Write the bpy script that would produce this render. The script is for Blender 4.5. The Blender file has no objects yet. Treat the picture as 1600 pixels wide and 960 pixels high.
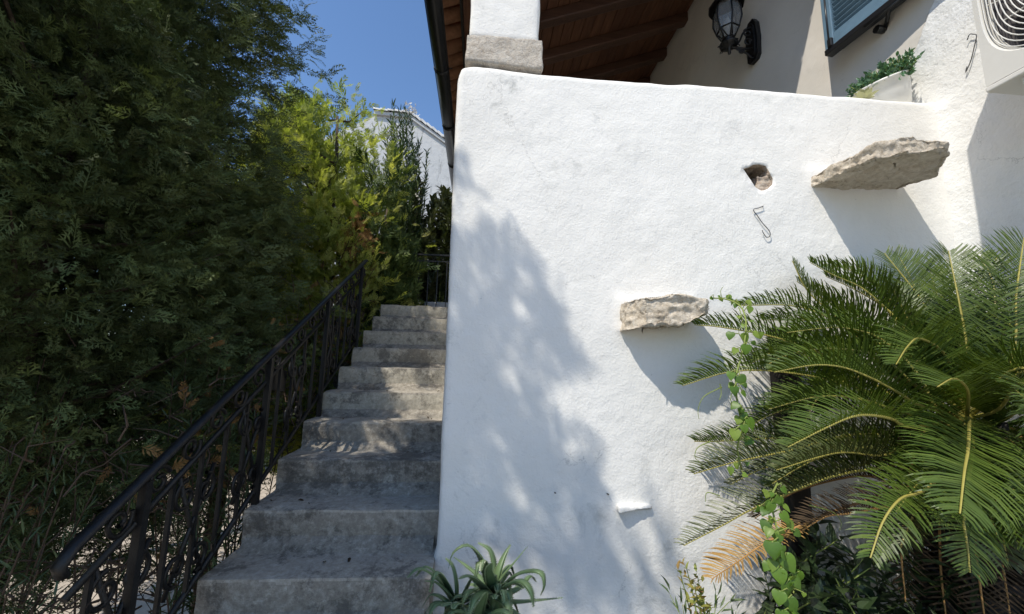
import bpy, bmesh, math, random
import numpy as np
from mathutils import Vector, Matrix

random.seed(7)
rng = np.random.default_rng(11)
S = bpy.context.scene
COL = S.collection

# ---------------------------------------------------------------- camera
EYE = 1.58
FPX, YAW, PITCH, ROLL = 612.77, 0.0764, 0.1447, 0.02113
def cam_axes():
    cy, sy, cp, sp = math.cos(YAW), math.sin(YAW), math.cos(PITCH), math.sin(PITCH)
    f = np.array([sy*cp, cy*cp, sp]); r = np.array([cy, -sy, 0.0]); u = np.cross(r, f)
    c, s = math.cos(ROLL), math.sin(ROLL)
    return c*r+s*u, -s*r+c*u, f
CR, CU, CF = cam_axes()
cam = bpy.data.objects.new("camera", bpy.data.cameras.new("camera"))
COL.objects.link(cam)
cam.data.sensor_width = 36.0
cam.data.lens = 36.0*FPX/1600.0
cam.data.clip_start = 0.02
cam.data.clip_end = 3000.0
m = Matrix.Identity(4)
for i in range(3):
    m[i][0], m[i][1], m[i][2] = CR[i], CU[i], -CF[i]
m[2][3] = EYE
cam.matrix_world = m
S.camera = cam

def at(px, py, axis, v):
    """the point of the plane axis = v that was measured at a pixel of the photograph"""
    d = CF + CR*(px-800)/FPX - CU*(py-480)/FPX
    o = np.array([0, 0, EYE])
    return o + d*((v-o[axis])/d[axis])

# ---------------------------------------------------------------- light
SUN_T = Vector((0.545, 0.487, -1.0)).normalized()      # the way the light travels
elev = math.asin(-SUN_T.z)
azim = math.atan2(-SUN_T.x, -SUN_T.y)                   # of the sun, clockwise from +Y
W = bpy.data.worlds.new("World"); S.world = W; W.use_nodes = True
nt = W.node_tree
sky = nt.nodes.new("ShaderNodeTexSky"); sky.sky_type = 'NISHITA'; sky.sun_disc = False
sky.sun_elevation = elev; sky.sun_rotation = azim
sky.altitude = 0; sky.air_density = 1.0; sky.dust_density = 0.2; sky.ozone_density = 4.5
hsv = nt.nodes.new("ShaderNodeHueSaturation"); hsv.inputs["Saturation"].default_value = 1.04; hsv.inputs["Value"].default_value = 1.35
nt.links.new(sky.outputs[0], hsv.inputs["Color"]); nt.links.new(hsv.outputs[0], nt.nodes["Background"].inputs[0])
nt.nodes["Background"].inputs[1].default_value = 0.15
sl = bpy.data.lights.new("sun", 'SUN'); sl.energy = 4.6; sl.angle = math.radians(0.53); sl.color = (1.0, 0.935, 0.82)
so = bpy.data.objects.new("sun", sl); COL.objects.link(so)
so.rotation_euler = SUN_T.to_track_quat('-Z', 'Y').to_euler()
so.location = (-6, -6, 12)
S.view_settings.view_transform = 'Standard'; S.view_settings.look = 'None'
S.view_settings.exposure = 0.0; S.view_settings.gamma = 1.0
S.render.engine = 'CYCLES'
S.cycles.max_bounces = 7; S.cycles.diffuse_bounces = 4; S.cycles.glossy_bounces = 2
S.cycles.transparent_max_bounces = 6; S.cycles.use_denoising = True
S.cycles.caustics_reflective = False; S.cycles.caustics_refractive = False

# ---------------------------------------------------------------- materials
def nodes(name, rough=0.8, spec=0.3, metal=0.0, col=(0.5, 0.5, 0.5)):
    mt = bpy.data.materials.new(name); mt.use_nodes = True
    b = mt.node_tree.nodes["Principled BSDF"]
    b.inputs["Roughness"].default_value = rough; b.inputs["Metallic"].default_value = metal
    b.inputs["Specular IOR Level"].default_value = spec
    b.inputs["Base Color"].default_value = (*col, 1)
    return mt, mt.node_tree, b
def ramp(t, stops, src):
    r = t.nodes.new("ShaderNodeValToRGB")
    el = r.color_ramp.elements
    while len(el) < len(stops): el.new(0.5)
    for e, (p, c) in zip(el, stops):
        e.position = p; e.color = (*c, 1) if len(c) == 3 else c
    t.links.new(src, r.inputs[0]); return r.outputs[0]
def noise(t, scale, detail=4, rough=0.55, dist=0.0, vec=None, which=0):
    n = t.nodes.new("ShaderNodeTexNoise")
    n.inputs["Scale"].default_value = scale; n.inputs["Detail"].default_value = detail
    n.inputs["Roughness"].default_value = rough; n.inputs["Distortion"].default_value = dist
    if vec is None:
        g = t.nodes.new("ShaderNodeNewGeometry"); vec = g.outputs["Position"]
    t.links.new(vec, n.inputs["Vector"])
    return n.outputs[which]
def stretch(t, sc, rot=(0, 0, 0)):
    g = t.nodes.new("ShaderNodeNewGeometry"); mp = t.nodes.new("ShaderNodeMapping")
    mp.inputs["Scale"].default_value = sc; mp.inputs["Rotation"].default_value = rot
    t.links.new(g.outputs["Position"], mp.inputs["Vector"]); return mp.outputs[0]
def mix(t, fac, a, b, mode='MIX'):
    n = t.nodes.new("ShaderNodeMix"); n.data_type = 'RGBA'; n.blend_type = mode
    for sock, v in ((n.inputs[0], fac), (n.inputs[6], a), (n.inputs[7], b)):
        if isinstance(v, (int, float)): sock.default_value = v
        elif isinstance(v, tuple): sock.default_value = (*v, 1)
        else: t.links.new(v, sock)
    return n.outputs[2]
def bump(t, b, h, strength, dist, chain=None):
    n = t.nodes.new("ShaderNodeBump"); n.inputs["Strength"].default_value = strength
    n.inputs["Distance"].default_value = dist
    t.links.new(h, n.inputs["Height"])
    if chain is not None: t.links.new(chain, n.inputs["Normal"])
    t.links.new(n.outputs[0], b.inputs["Normal"]); return n.outputs[0]

def m_plaster(name, base, stain=(0.36, 0.37, 0.36), amount=0.5, grain=70, bs=0.5, bd=0.006, streak=0.0):
    mt, t, b = nodes(name, 0.9, 0.2)
    c = mix(t, ramp(t, [(0.35, (0, 0, 0)), (0.7, (1, 1, 1))], noise(t, 1.6, 5, 0.6)), tuple(x*0.955 for x in base), base)
    fine = noise(t, 5.5, 8, 0.75, 0.4)
    msk = ramp(t, [(0.55, (0, 0, 0)), (0.72, (1, 1, 1))], fine)
    big = ramp(t, [(0.47, (0, 0, 0)), (0.62, (1, 1, 1))], noise(t, 0.9, 3, 0.5))
    mm = mix(t, 1.0, msk, big, 'MULTIPLY')
    sc = t.nodes.new("ShaderNodeMath"); sc.operation = 'MULTIPLY'; sc.inputs[1].default_value = amount
    t.links.new(mm, sc.inputs[0])
    c = mix(t, sc.outputs[0], c, stain)
    if streak:
        st = ramp(t, [(0.56, (0, 0, 0)), (0.75, (1, 1, 1))], noise(t, 4.0, 6, 0.7, 0.2, stretch(t, (1.6, 1.6, 0.35))))
        s2 = t.nodes.new("ShaderNodeMath"); s2.operation = 'MULTIPLY'; s2.inputs[1].default_value = streak
        t.links.new(st, s2.inputs[0]); c = mix(t, s2.outputs[0], c, stain)
    vo = t.nodes.new("ShaderNodeTexVoronoi"); vo.feature = 'DISTANCE_TO_EDGE'; vo.inputs["Scale"].default_value = 1.7
    gg = t.nodes.new("ShaderNodeNewGeometry"); wv = t.nodes.new("ShaderNodeVectorMath"); wv.operation = 'ADD'
    wn = t.nodes.new("ShaderNodeVectorMath"); wn.operation = 'SCALE'; wn.inputs[3].default_value = 0.35
    t.links.new(noise(t, 3.5, 6, 0.7, 0, None, 1), wn.inputs[0]); t.links.new(gg.outputs["Position"], wv.inputs[0]); t.links.new(wn.outputs[0], wv.inputs[1]); t.links.new(wv.outputs[0], vo.inputs["Vector"])
    cm = mix(t, 1.0, ramp(t, [(0.0, (1, 1, 1)), (0.006, (0, 0, 0))], vo.outputs["Distance"]), ramp(t, [(0.52, (0, 0, 0)), (0.60, (0.55, 0.55, 0.55))], noise(t, 1.9, 4, 0.6)), 'MULTIPLY')
    c = mix(t, cm, c, tuple(x*0.45 for x in base))
    c = mix(t, 0.5, c, ramp(t, [(0.38, (0.93, 0.93, 0.92)), (0.62, (1, 1, 1))], noise(t, 3.2, 7, 0.7, 0.6)), 'MULTIPLY')
    sp = ramp(t, [(0.735, (0, 0, 0)), (0.76, (1, 1, 1))], noise(t, 38, 2, 0.5))
    s3 = t.nodes.new("ShaderNodeMath"); s3.operation = 'MULTIPLY'; s3.inputs[1].default_value = 0.35
    t.links.new(sp, s3.inputs[0]); c = mix(t, s3.outputs[0], c, (0.4, 0.4, 0.38))
    t.links.new(c, b.inputs["Base Color"])
    k = bump(t, b, noise(t, grain, 3, 0.6), bs, bd)
    k = bump(t, b, noise(t, grain*0.22, 4, 0.6), bs*0.8, bd*2.2, k)
    bump(t, b, noise(t, 2.6, 3, 0.5), 0.35, 0.03, k)
    return mt

def m_concrete(name, dark=(0.075, 0.066, 0.053), mid=(0.28, 0.253, 0.212), light=(0.58, 0.55, 0.485)):
    mt, t, b = nodes(name, 0.92, 0.2)
    c = ramp(t, [(0.36, dark), (0.45, mid), (0.56, mid), (0.66, light)], noise(t, 5.5, 10, 0.78, 0.4))
    c2 = ramp(t, [(0.35, tuple(x*0.55 for x in mid)), (0.5, mid), (0.66, light)], noise(t, 34, 8, 0.8))
    c = mix(t, 0.5, c, c2)
    cr = noise(t, 3.0, 12, 0.82, 0.0)
    stain = ramp(t, [(0.51, (0, 0, 0)), (0.57, (1, 1, 1))], cr)
    s = t.nodes.new("ShaderNodeMath"); s.operation = 'MULTIPLY'; s.inputs[1].default_value = 0.6
    t.links.new(stain, s.inputs[0]); c = mix(t, s.outputs[0], c, (0.055, 0.05, 0.046))
    w = ramp(t, [(0.63, (0, 0, 0)), (0.67, (1, 1, 1))], noise(t, 9, 8, 0.8, 0.3))
    s = t.nodes.new("ShaderNodeMath"); s.operation = 'MULTIPLY'; s.inputs[1].default_value = 0.6
    t.links.new(w, s.inputs[0]); c = mix(t, s.outputs[0], c, (0.42, 0.41, 0.38))
    t.links.new(c, b.inputs["Base Color"])
    k = bump(t, b, noise(t, 140, 4, 0.75), 0.6, 0.003)
    bump(t, b, noise(t, 26, 7, 0.75), 0.6, 0.006, k)
    return mt

def m_stone(name, cols, scale=14):
    mt, t, b = nodes(name, 0.95, 0.15)
    c = ramp(t, list(zip((0.28, 0.42, 0.55, 0.7), cols)), noise(t, scale, 9, 0.75, 0.8))
    pit = ramp(t, [(0.30, (0.25, 0.22, 0.18)), (0.40, (1, 1, 1))], noise(t, scale*3.2, 4, 0.6))
    c = mix(t, 0.42, c, pit, 'MULTIPLY')
    t.links.new(c, b.inputs["Base Color"])
    k = bump(t, b, noise(t, scale*5, 5, 0.7), 0.8, 0.006)
    bump(t, b, noise(t, scale*1.4, 6, 0.7), 0.9, 0.02, k)
    return mt

def m_plain(name, col, rough=0.6, spec=0.4, metal=0.0, var=0.15, scale=12, bs=0.0, bd=0.002):
    mt, t, b = nodes(name, rough, spec, metal)
    c = ramp(t, [(0.3, tuple(x*(1-var) for x in col)), (0.7, tuple(min(1, x*(1+var)) for x in col))], noise(t, scale, 5, 0.65))
    t.links.new(c, b.inputs["Base Color"])
    if bs: bump(t, b, noise(t, scale*4, 4, 0.6), bs, bd)
    return mt

def m_wood(name, a, c, sc=(3, 40, 40), rough=0.65):
    mt, t, b = nodes(name, rough, 0.3)
    g = noise(t, 1.0, 7, 0.7, 1.0, stretch(t, sc))
    k = ramp(t, [(0.3, a), (0.7, c)], g)
    oi = t.nodes.new("ShaderNodeObjectInfo")
    k = mix(t, 0.5, k, ramp(t, [(0, (0.55, 0.5, 0.5)), (1, (1.25, 1.2, 1.1))], oi.outputs["Random"]), 'MULTIPLY')
    t.links.new(k, b.inputs["Base Color"]); bump(t, b, g, 0.5, 0.005)
    return mt

def m_leaf(name, stops, rough=0.5, spec=0.35, trans=0.2, tcol=None):
    """leaf colour from the per-leaf 'tint' value; some light passes through the blade"""
    mt, t, b = nodes(name, rough, spec)
    a = t.nodes.new("ShaderNodeAttribute"); a.attribute_name = "tint"
    c = ramp(t, stops, a.outputs["Fac"])
    c = mix(t, 0.35, c, ramp(t, [(0.3, (0.6, 0.6, 0.6)), (0.7, (1.3, 1.3, 1.3))], noise(t, 25, 3, 0.6)), 'MULTIPLY')
    t.links.new(c, b.inputs["Base Color"])
    if trans:
        tr = t.nodes.new("ShaderNodeBsdfTranslucent")
        t.links.new(mix(t, 1.0, c, tcol or (1.2, 1.3, 0.5), 'MULTIPLY'), tr.inputs[0])
        mx = t.nodes.new("ShaderNodeMixShader"); mx.inputs[0].default_value = trans
        t.links.new(b.outputs[0], mx.inputs[1]); t.links.new(tr.outputs[0], mx.inputs[2])
        t.links.new(mx.outputs[0], t.nodes["Material Output"].inputs["Surface"])
    return mt

M = {}
M['white'] = m_plaster("whitewash_plaster", (0.845, 0.83, 0.795), amount=0.85, grain=84, bs=0.46, bd=0.005)
M['rough_white'] = m_plaster("rough_whitewash", (0.835, 0.83, 0.81), (0.42, 0.40, 0.36), 0.45, 52, 0.55, 0.008)
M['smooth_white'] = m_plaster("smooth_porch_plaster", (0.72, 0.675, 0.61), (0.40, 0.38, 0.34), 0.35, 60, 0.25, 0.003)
M['far_white'] = m_plaster("weathered_white_wall", (0.56, 0.56, 0.55), (0.20, 0.20, 0.20), 0.9, 20, 0.5, 0.02, 0.85)
M['concrete'] = m_concrete("worn_concrete")
M['tread'] = m_concrete("skylit_tread_concrete", (0.165, 0.15, 0.126), (0.40, 0.365, 0.31), (0.60, 0.57, 0.51))  # paler concrete for the tread tops, skylight painted into the colour
M['pale_concrete'] = m_concrete("sunlit_step_concrete", (0.13, 0.118, 0.098), (0.43, 0.395, 0.325), (0.74, 0.69, 0.585))  # paler copy for the upper steps, sun brightness painted into the concrete
M['stone'] = m_stone("ledge_stone", [(0.27, 0.21, 0.15), (0.56, 0.48, 0.375), (0.69, 0.61, 0.50), (0.80, 0.74, 0.64)], 24)
M['capstone'] = m_stone("pitted_limestone", [(0.40, 0.34, 0.28), (0.52, 0.46, 0.39), (0.60, 0.55, 0.48), (0.70, 0.66, 0.59)], 22)
M['rubble'] = m_stone("rubble", [(0.30, 0.22, 0.16), (0.42, 0.33, 0.26), (0.5, 0.42, 0.34), (0.6, 0.55, 0.48)], 20)
M['iron'] = m_plain("black_painted_iron", (0.009, 0.0085, 0.0085), 0.42, 0.4, 0.0, 0.6, 40, 0.5, 0.003)
M['black'] = m_plain("black_plastic", (0.012, 0.012, 0.013), 0.35, 0.5, 0.0, 0.2, 8)
M['wire'] = m_plain("grey_wire", (0.10, 0.10, 0.10), 0.5, 0.5, 0.6)
M['beam'] = m_wood("dark_beam_wood", (0.055, 0.028, 0.018), (0.12, 0.064, 0.042), (2, 30, 30), 0.5)
M['board'] = m_wood("ceiling_board_wood", (0.085, 0.038, 0.022), (0.20, 0.095, 0.052), (26, 2.2, 26))
M['tile'] = m_plain("clay_tile", (0.36, 0.18, 0.10), 0.85, 0.2, 0, 0.35, 9, 0.4, 0.006)
M['old_tile'] = m_plain("whitewashed_tile", (0.62, 0.60, 0.56), 0.9, 0.2, 0, 0.25, 5, 0.4, 0.01)
M['blue'] = m_plain("blue_grey_paint", (0.12, 0.20, 0.27), 0.45, 0.45, 0, 0.12, 9, 0.15, 0.001)
M['ac'] = m_plain("cream_enamelled_metal", (0.66, 0.64, 0.59), 0.4, 0.45, 0, 0.05, 3)
M['ac_dark'] = m_plain("dark_fan_plastic", (0.15, 0.14, 0.145), 0.5, 0.4, 0, 0.1, 3)
M['enamel'] = m_plain("white_enamel", (0.80, 0.79, 0.75), 0.3, 0.5, 0, 0.05, 7)
M['path'] = m_plain('grey_path', (0.24, 0.23, 0.21), 0.9, 0.2, 0, 0.3, 6, 0.5, 0.01)
M['soil'] = m_plain("dark_soil", (0.045, 0.034, 0.025), 0.95, 0.1, 0, 0.5, 16, 0.8, 0.02)
M['paving'] = m_plain("pale_stone_paving", (0.46, 0.39, 0.31), 0.85, 0.2, 0, 0.2, 3, 0.4, 0.01)
M['bark'] = m_wood("grey_brown_bark", (0.05, 0.036, 0.026), (0.16, 0.12, 0.09), (18, 18, 3), 0.9)
M['twig'] = m_plain("dry_twig_bark", (0.10, 0.07, 0.05), 0.9, 0.2, 0, 0.4, 10)
M['post'] = m_wood("weathered_dark_wood", (0.012, 0.010, 0.009), (0.035, 0.028, 0.022), (20, 20, 2))
M['grey_box'] = m_plain("grey_planter", (0.42, 0.43, 0.45), 0.7, 0.3, 0, 0.1, 5)
def m_glass():
    mt, t, b = nodes("lantern_glass", 0.12, 0.6, 0, (0.32, 0.33, 0.34))
    tr = t.nodes.new("ShaderNodeBsdfTransparent"); tr.inputs[0].default_value = (0.72, 0.74, 0.76, 1)
    mx = t.nodes.new("ShaderNodeMixShader"); mx.inputs[0].default_value = 0.45
    t.links.new(tr.outputs[0], mx.inputs[1]); t.links.new(b.outputs[0], mx.inputs[2])
    t.links.new(mx.outputs[0], t.nodes["Material Output"].inputs["Surface"]); return mt
M['glass'] = m_glass()
G = lambda *c: [(i/(len(c)-1), x) for i, x in enumerate(c)]
M['cypress'] = m_leaf("dark_cypress_leaf", G((0.070, 0.080, 0.034), (0.096, 0.130, 0.046), (0.145, 0.185, 0.064)), 0.6, 0.25, 0.12)
M['gold'] = m_leaf("golden_cypress_leaf", G((0.20, 0.25, 0.070), (0.40, 0.44, 0.12), (0.60, 0.58, 0.20)), 0.55, 0.3, 0.48)
M['green'] = m_leaf("green_cypress_leaf", G((0.045, 0.075, 0.022), (0.075, 0.115, 0.032), (0.12, 0.16, 0.045)), 0.6, 0.25, 0.15)
M['dry'] = m_leaf("dry_brown_leaf", G((0.17, 0.09, 0.035), (0.30, 0.18, 0.07), (0.42, 0.27, 0.12)), 0.8, 0.15, 0.15, (1.1, 0.9, 0.6))
M['oleander'] = m_leaf("oleander_leaf", G((0.045, 0.078, 0.030), (0.075, 0.115, 0.045), (0.12, 0.165, 0.07)), 0.4, 0.45, 0.15)
M['shrub'] = m_leaf("olive_shrub_leaf", G((0.035, 0.050, 0.020), (0.075, 0.090, 0.040), (0.15, 0.16, 0.09)), 0.35, 0.5, 0.12)
M['flower'] = m_leaf("white_petal", G((0.75, 0.74, 0.70), (0.85, 0.84, 0.80)), 0.6, 0.2, 0.2, (1, 1, 1))
M['frond'] = m_leaf("sago_leaflet", G((0.036, 0.064, 0.010), (0.066, 0.108, 0.016), (0.130, 0.175, 0.028)), 0.42, 0.35, 0.17, (1.6, 1.5, 0.3))
M['frond_old'] = m_leaf("older_sago_leaflet", G((0.045, 0.065, 0.020), (0.075, 0.095, 0.030), (0.12, 0.12, 0.04)), 0.4, 0.4, 0.15)
M['frond_dry'] = m_leaf("dry_sago_leaflet", G((0.26, 0.145, 0.045), (0.40, 0.245, 0.080), (0.52, 0.35, 0.12)), 0.7, 0.2, 0.18, (1.1, 0.95, 0.6))
M['frond_dead'] = m_leaf("dead_sago_leaflet", G((0.03, 0.022, 0.015), (0.06, 0.040, 0.024), (0.10, 0.070, 0.04)), 0.8, 0.2, 0.08)
M['rachis'] = m_plain("yellow_frond_rib", (0.33, 0.29, 0.07), 0.45, 0.4, 0, 0.15, 20)
M['rachis_dry'] = m_plain("dry_frond_rib", (0.36, 0.20, 0.07), 0.7, 0.3, 0, 0.2, 20)
M['vine'] = m_leaf("vine_leaf", G((0.055, 0.12, 0.016), (0.115, 0.21, 0.026), (0.24, 0.31, 0.055)), 0.42, 0.4, 0.3, (1.1, 1.2, 0.35))
M['vine_stem'] = m_plain("vine_stem", (0.20, 0.25, 0.06), 0.6, 0.3)
M['aloe'] = m_leaf("aloe_leaf", G((0.085, 0.145, 0.065), (0.125, 0.190, 0.085), (0.18, 0.24, 0.12)), 0.38, 0.45, 0.0)
M['jade'] = m_leaf("trailing_jade_leaf", G((0.06, 0.14, 0.07), (0.10, 0.21, 0.11), (0.17, 0.29, 0.17)), 0.4, 0.4, 0.15)
M['pale'] = m_leaf("pale_succulent_leaf", G((0.42, 0.42, 0.24), (0.58, 0.57, 0.37)), 0.5, 0.3, 0.15)
M['weed'] = m_leaf("weed_leaf", G((0.30, 0.13, 0.06), (0.30, 0.28, 0.07), (0.18, 0.27, 0.06)), 0.5, 0.3, 0.25)
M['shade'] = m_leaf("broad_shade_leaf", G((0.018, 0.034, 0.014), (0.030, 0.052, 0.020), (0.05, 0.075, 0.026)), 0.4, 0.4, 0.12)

# ---------------------------------------------------------------- mesh building
ORG = {}
def origin(o):
    return ORG.get(o.name, Vector((0, 0, 0))) if o else Vector((0, 0, 0))
def tag(o, label=None, cat=None, group=None, kind=None):
    if label: o['label'] = label
    if cat: o['category'] = cat
    if group: o['group'] = group
    if kind: o['kind'] = kind
    return o
def link(name, me, parent=None, org=None):
    o = bpy.data.objects.new(name, me); COL.objects.link(o)
    w = Vector(org) if org is not None else origin(parent)
    ORG[o.name] = w
    o.location = w - origin(parent)
    if parent: o.parent = parent
    return o
def empty(name, loc, label, cat, group=None):
    o = link(name, None, None, loc); o.empty_display_size = 0.1
    return tag(o, label, cat, group)

def np_mesh(name, V, polys, mats, midx=None, smooth=False, tint=None):
    """polys: list of (n,k) int arrays"""
    me = bpy.data.meshes.new(name)
    V = np.asarray(V, np.float32)
    me.vertices.add(len(V)); me.vertices.foreach_set("co", V.ravel())
    lens = np.concatenate([np.full(len(p), p.shape[1], np.int32) for p in polys if len(p)])
    loops = np.concatenate([p.ravel() for p in polys if len(p)]).astype(np.int32)
    me.loops.add(len(loops)); me.loops.foreach_set("vertex_index", loops)
    me.polygons.add(len(lens))
    me.polygons.foreach_set("loop_start", np.concatenate([[0], np.cumsum(lens)[:-1]]).astype(np.int32))
    if midx is not None: me.polygons.foreach_set("material_index", np.asarray(midx, np.int32))
    me.polygons.foreach_set("use_smooth", np.full(len(lens), bool(smooth)))
    for k in (mats if isinstance(mats, (list, tuple)) else [mats]): me.materials.append(k)
    if tint is not None:
        a = me.attributes.new("tint", 'FLOAT', 'POINT'); a.data.foreach_set("value", np.asarray(tint, np.float32))
    me.update(calc_edges=True); me.validate()
    return me

class MB:
    def __init__(s): s.v = []; s.f = []; s.sm = []; s.mi = []; s.t = []; s.m = 0; s.tint = 0.5
    def add(s, vs, fs, smooth=False):
        b = len(s.v); s.v += [tuple(map(float, p)) for p in vs]; s.t += [s.tint]*len(vs)
        for f in fs:
            s.f.append([b+i for i in f]); s.sm.append(smooth); s.mi.append(s.m)
        return s
    def box(s, c, size, rot=None, bev=0.0):
        hx, hy, hz = (x/2 for x in size)
        if bev <= 0:
            vs = [(x, y, z) for x in (-hx, hx) for y in (-hy, hy) for z in (-hz, hz)]
            fs = [(0, 1, 3, 2), (4, 6, 7, 5), (0, 4, 5, 1), (2, 3, 7, 6), (0, 2, 6, 4), (1, 5, 7, 3)]
        else:
            bm = bmesh.new(); bmesh.ops.create_cube(bm, size=1.0)
            for v in bm.verts: v.co = Vector((v.co.x*size[0], v.co.y*size[1], v.co.z*size[2]))
            bmesh.ops.bevel(bm, geom=bm.edges[:], offset=bev, segments=2, affect='EDGES', profile=0.5)
            bm.verts.index_update()
            vs = [tuple(v.co) for v in bm.verts]; fs = [[v.index for v in f.verts] for f in bm.faces]; bm.free()
        R = rot if rot is not None else Matrix.Identity(3)
        c = Vector(c)
        return s.add([R @ Vector(v) + c for v in vs], fs)
    def tube(s, pts, r, n=8, cap=True, flat=1.0, up=None):
        P = [Vector(p) for p in pts]; k = len(P)
        rr = r if isinstance(r, (list, tuple, np.ndarray)) else [r]*k
        prev = None; vs = []
        for i in range(k):
            T = (P[min(i+1, k-1)]-P[max(i-1, 0)])
            T = T.normalized() if T.length > 1e-9 else Vector((0, 0, 1))
            if prev is None:
                u = Vector(up) if up else (Vector((0, 0, 1)) if abs(T.z) < 0.9 else Vector((1, 0, 0)))
                a = (u - T*u.dot(T)).normalized()
            else:
                a = (prev - T*prev.dot(T)); a = a.normalized() if a.length > 1e-6 else T.orthogonal().normalized()
            prev = a; b = T.cross(a)
            for j in range(n):
                th = 2*math.pi*j/n
                vs.append(P[i] + a*(math.cos(th)*rr[i]*flat) + b*(math.sin(th)*rr[i]))
        fs = [(i*n+j, i*n+(j+1) % n, (i+1)*n+(j+1) % n, (i+1)*n+j) for i in range(k-1) for j in range(n)]
        s.add(vs, fs, True)
        if cap:
            b = len(s.v)-len(vs)
            for q in (list(range(n))[::-1], [(k-1)*n+j for j in range(n)]):
                s.f.append([b+i for i in q]); s.sm.append(False); s.mi.append(s.m)
        return s
    def lathe(s, prof, c, n=16, axis=None, smooth=True):
        R = axis if axis is not None else Matrix.Identity(3); c = Vector(c); vs = []
        for r, z in prof:
            for j in range(n):
                th = 2*math.pi*j/n; vs.append(R @ Vector((r*math.cos(th), r*math.sin(th), z)) + c)
        k = len(prof)
        fs = [(i*n+j, i*n+(j+1) % n, (i+1)*n+(j+1) % n, (i+1)*n+j) for i in range(k-1) for j in range(n)]
        return s.add(vs, fs, smooth)
    def prism(s, poly, d):
        d = Vector(d); a = [Vector(p) for p in poly]; n = len(a)
        vs = a + [p+d for p in a]
        fs = [list(range(n))[::-1], list(range(n, 2*n))] + [(i, (i+1) % n, n+(i+1) % n, n+i) for i in range(n)]
        return s.add(vs, fs)
    def build(s, name, mats, parent=None, org=None):
        w = Vector(org) if org is not None else origin(parent)
        me = bpy.data.meshes.new(name)
        me.from_pydata([(x-w.x, y-w.y, z-w.z) for x, y, z in s.v], [], s.f)
        for k in (mats if isinstance(mats, (list, tuple)) else [mats]): me.materials.append(k)
        me.polygons.foreach_set("use_smooth", s.sm); me.polygons.foreach_set("material_index", s.mi)
        a = me.attributes.new("tint", 'FLOAT', 'POINT'); a.data.foreach_set("value", s.t)
        me.update()
        return link(name, me, parent, w)

def vnoise(P, scale, seed=0):
    """smooth value noise of points, -1..1"""
    P = np.asarray(P, float)*scale + seed*17.31
    i = np.floor(P).astype(np.int64); f = P-i; f = f*f*(3-2*f)
    def h(ix, iy, iz):
        n = (ix*374761393 + iy*668265263 + iz*1274126177 + seed*1013904223) & 0xffffffff
        n = ((n ^ (n >> 13))*1274126177) & 0xffffffff
        return ((n ^ (n >> 16)) & 0xffff)/32767.5-1
    out = 0
    for dx in (0, 1):
        for dy in (0, 1):
            for dz in (0, 1):
                w = (f[:, 0] if dx else 1-f[:, 0])*(f[:, 1] if dy else 1-f[:, 1])*(f[:, 2] if dz else 1-f[:, 2])
                out = out + w*h(i[:, 0]+dx, i[:, 1]+dy, i[:, 2]+dz)
    return out
def fbm(P, scale, seed=0, oct=3):
    r = 0; a = 1.0
    for k in range(oct):
        r = r + a*vnoise(P, scale*2**k, seed+k*7); a *= 0.5
    return r

def rblock(name, lo, hi, cell, r, mat, parent=None, amp=0.0, scale=6, seed=0, org=None, oct=3, warp=None, smooth=True, cut=None):
    """solid with a fine skin: rounded edges and an uneven surface"""
    lo = np.array(lo, float); hi = np.array(hi, float); n = np.maximum(1, np.round((hi-lo)/cell).astype(int))
    bm = bmesh.new(); idx = {}
    V = []; F = []
    def vid(i, j, k):
        q = (i, j, k)
        if q not in idx:
            idx[q] = len(V); V.append(lo+(hi-lo)*np.array(q)/n)
        return idx[q]
    for ax in range(3):
        a, b = [x for x in range(3) if x != ax]
        for side in (0, n[ax]):
            for i in range(n[a]):
                for j in range(n[b]):
                    q = []
                    for di, dj in ((0, 0), (1, 0), (1, 1), (0, 1)):
                        c = [0, 0, 0]; c[ax] = side; c[a] = i+di; c[b] = j+dj; q.append(vid(*c))
                    if (side == 0) != (ax == 1): q.reverse()
                    F.append(q)
    bm.free()
    V = np.array(V)
    if r > 0:
        c = np.clip(V, lo+r, hi-r); d = V-c; L = np.linalg.norm(d, axis=1, keepdims=True)
        V = np.where(L > 1e-9, c+d/np.maximum(L, 1e-9)*r, V)
    if amp > 0:
        mid = np.clip(V, lo+r+1e-4, hi-r-1e-4); d = V-mid
        L = np.linalg.norm(d, axis=1, keepdims=True)
        V = V + d/np.maximum(L, 1e-9)*(fbm(V, scale, seed, oct)[:, None])*amp
    if warp: V = warp(V)
    w = Vector(org) if org is not None else origin(parent)
    me = np_mesh(name, V-np.array(w), [np.array(F)], mat, smooth=smooth)
    return link(name, me, parent, w)

def copy_part(src, parent, loc, rot=None, scale=None):
    c = src.copy(); COL.objects.link(c); c.parent = parent
    c.location = Vector(loc)-origin(parent); ORG[c.name] = Vector(loc)
    if rot is not None: c.rotation_euler = rot
    if scale is not None: c.scale = (scale,)*3 if isinstance(scale, (int, float)) else scale
    return c

def cat_rom(P, n):
    P = np.array(P, float); P = np.vstack([2*P[0]-P[1], P, 2*P[-1]-P[-2]])
    out = []
    k = len(P)-3
    for t in np.linspace(0, k-1e-6, n):
        i = int(t); u = t-i; a, b, c, d = P[i:i+4]
        out.append(0.5*((2*b)+(-a+c)*u+(2*a-5*b+4*c-d)*u*u+(-a+3*b-3*c+d)*u**3))
    return np.array(out)
def unit(v):
    v = np.asarray(v, float); return v/np.maximum(np.linalg.norm(v, axis=-1, keepdims=True), 1e-9)

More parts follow.
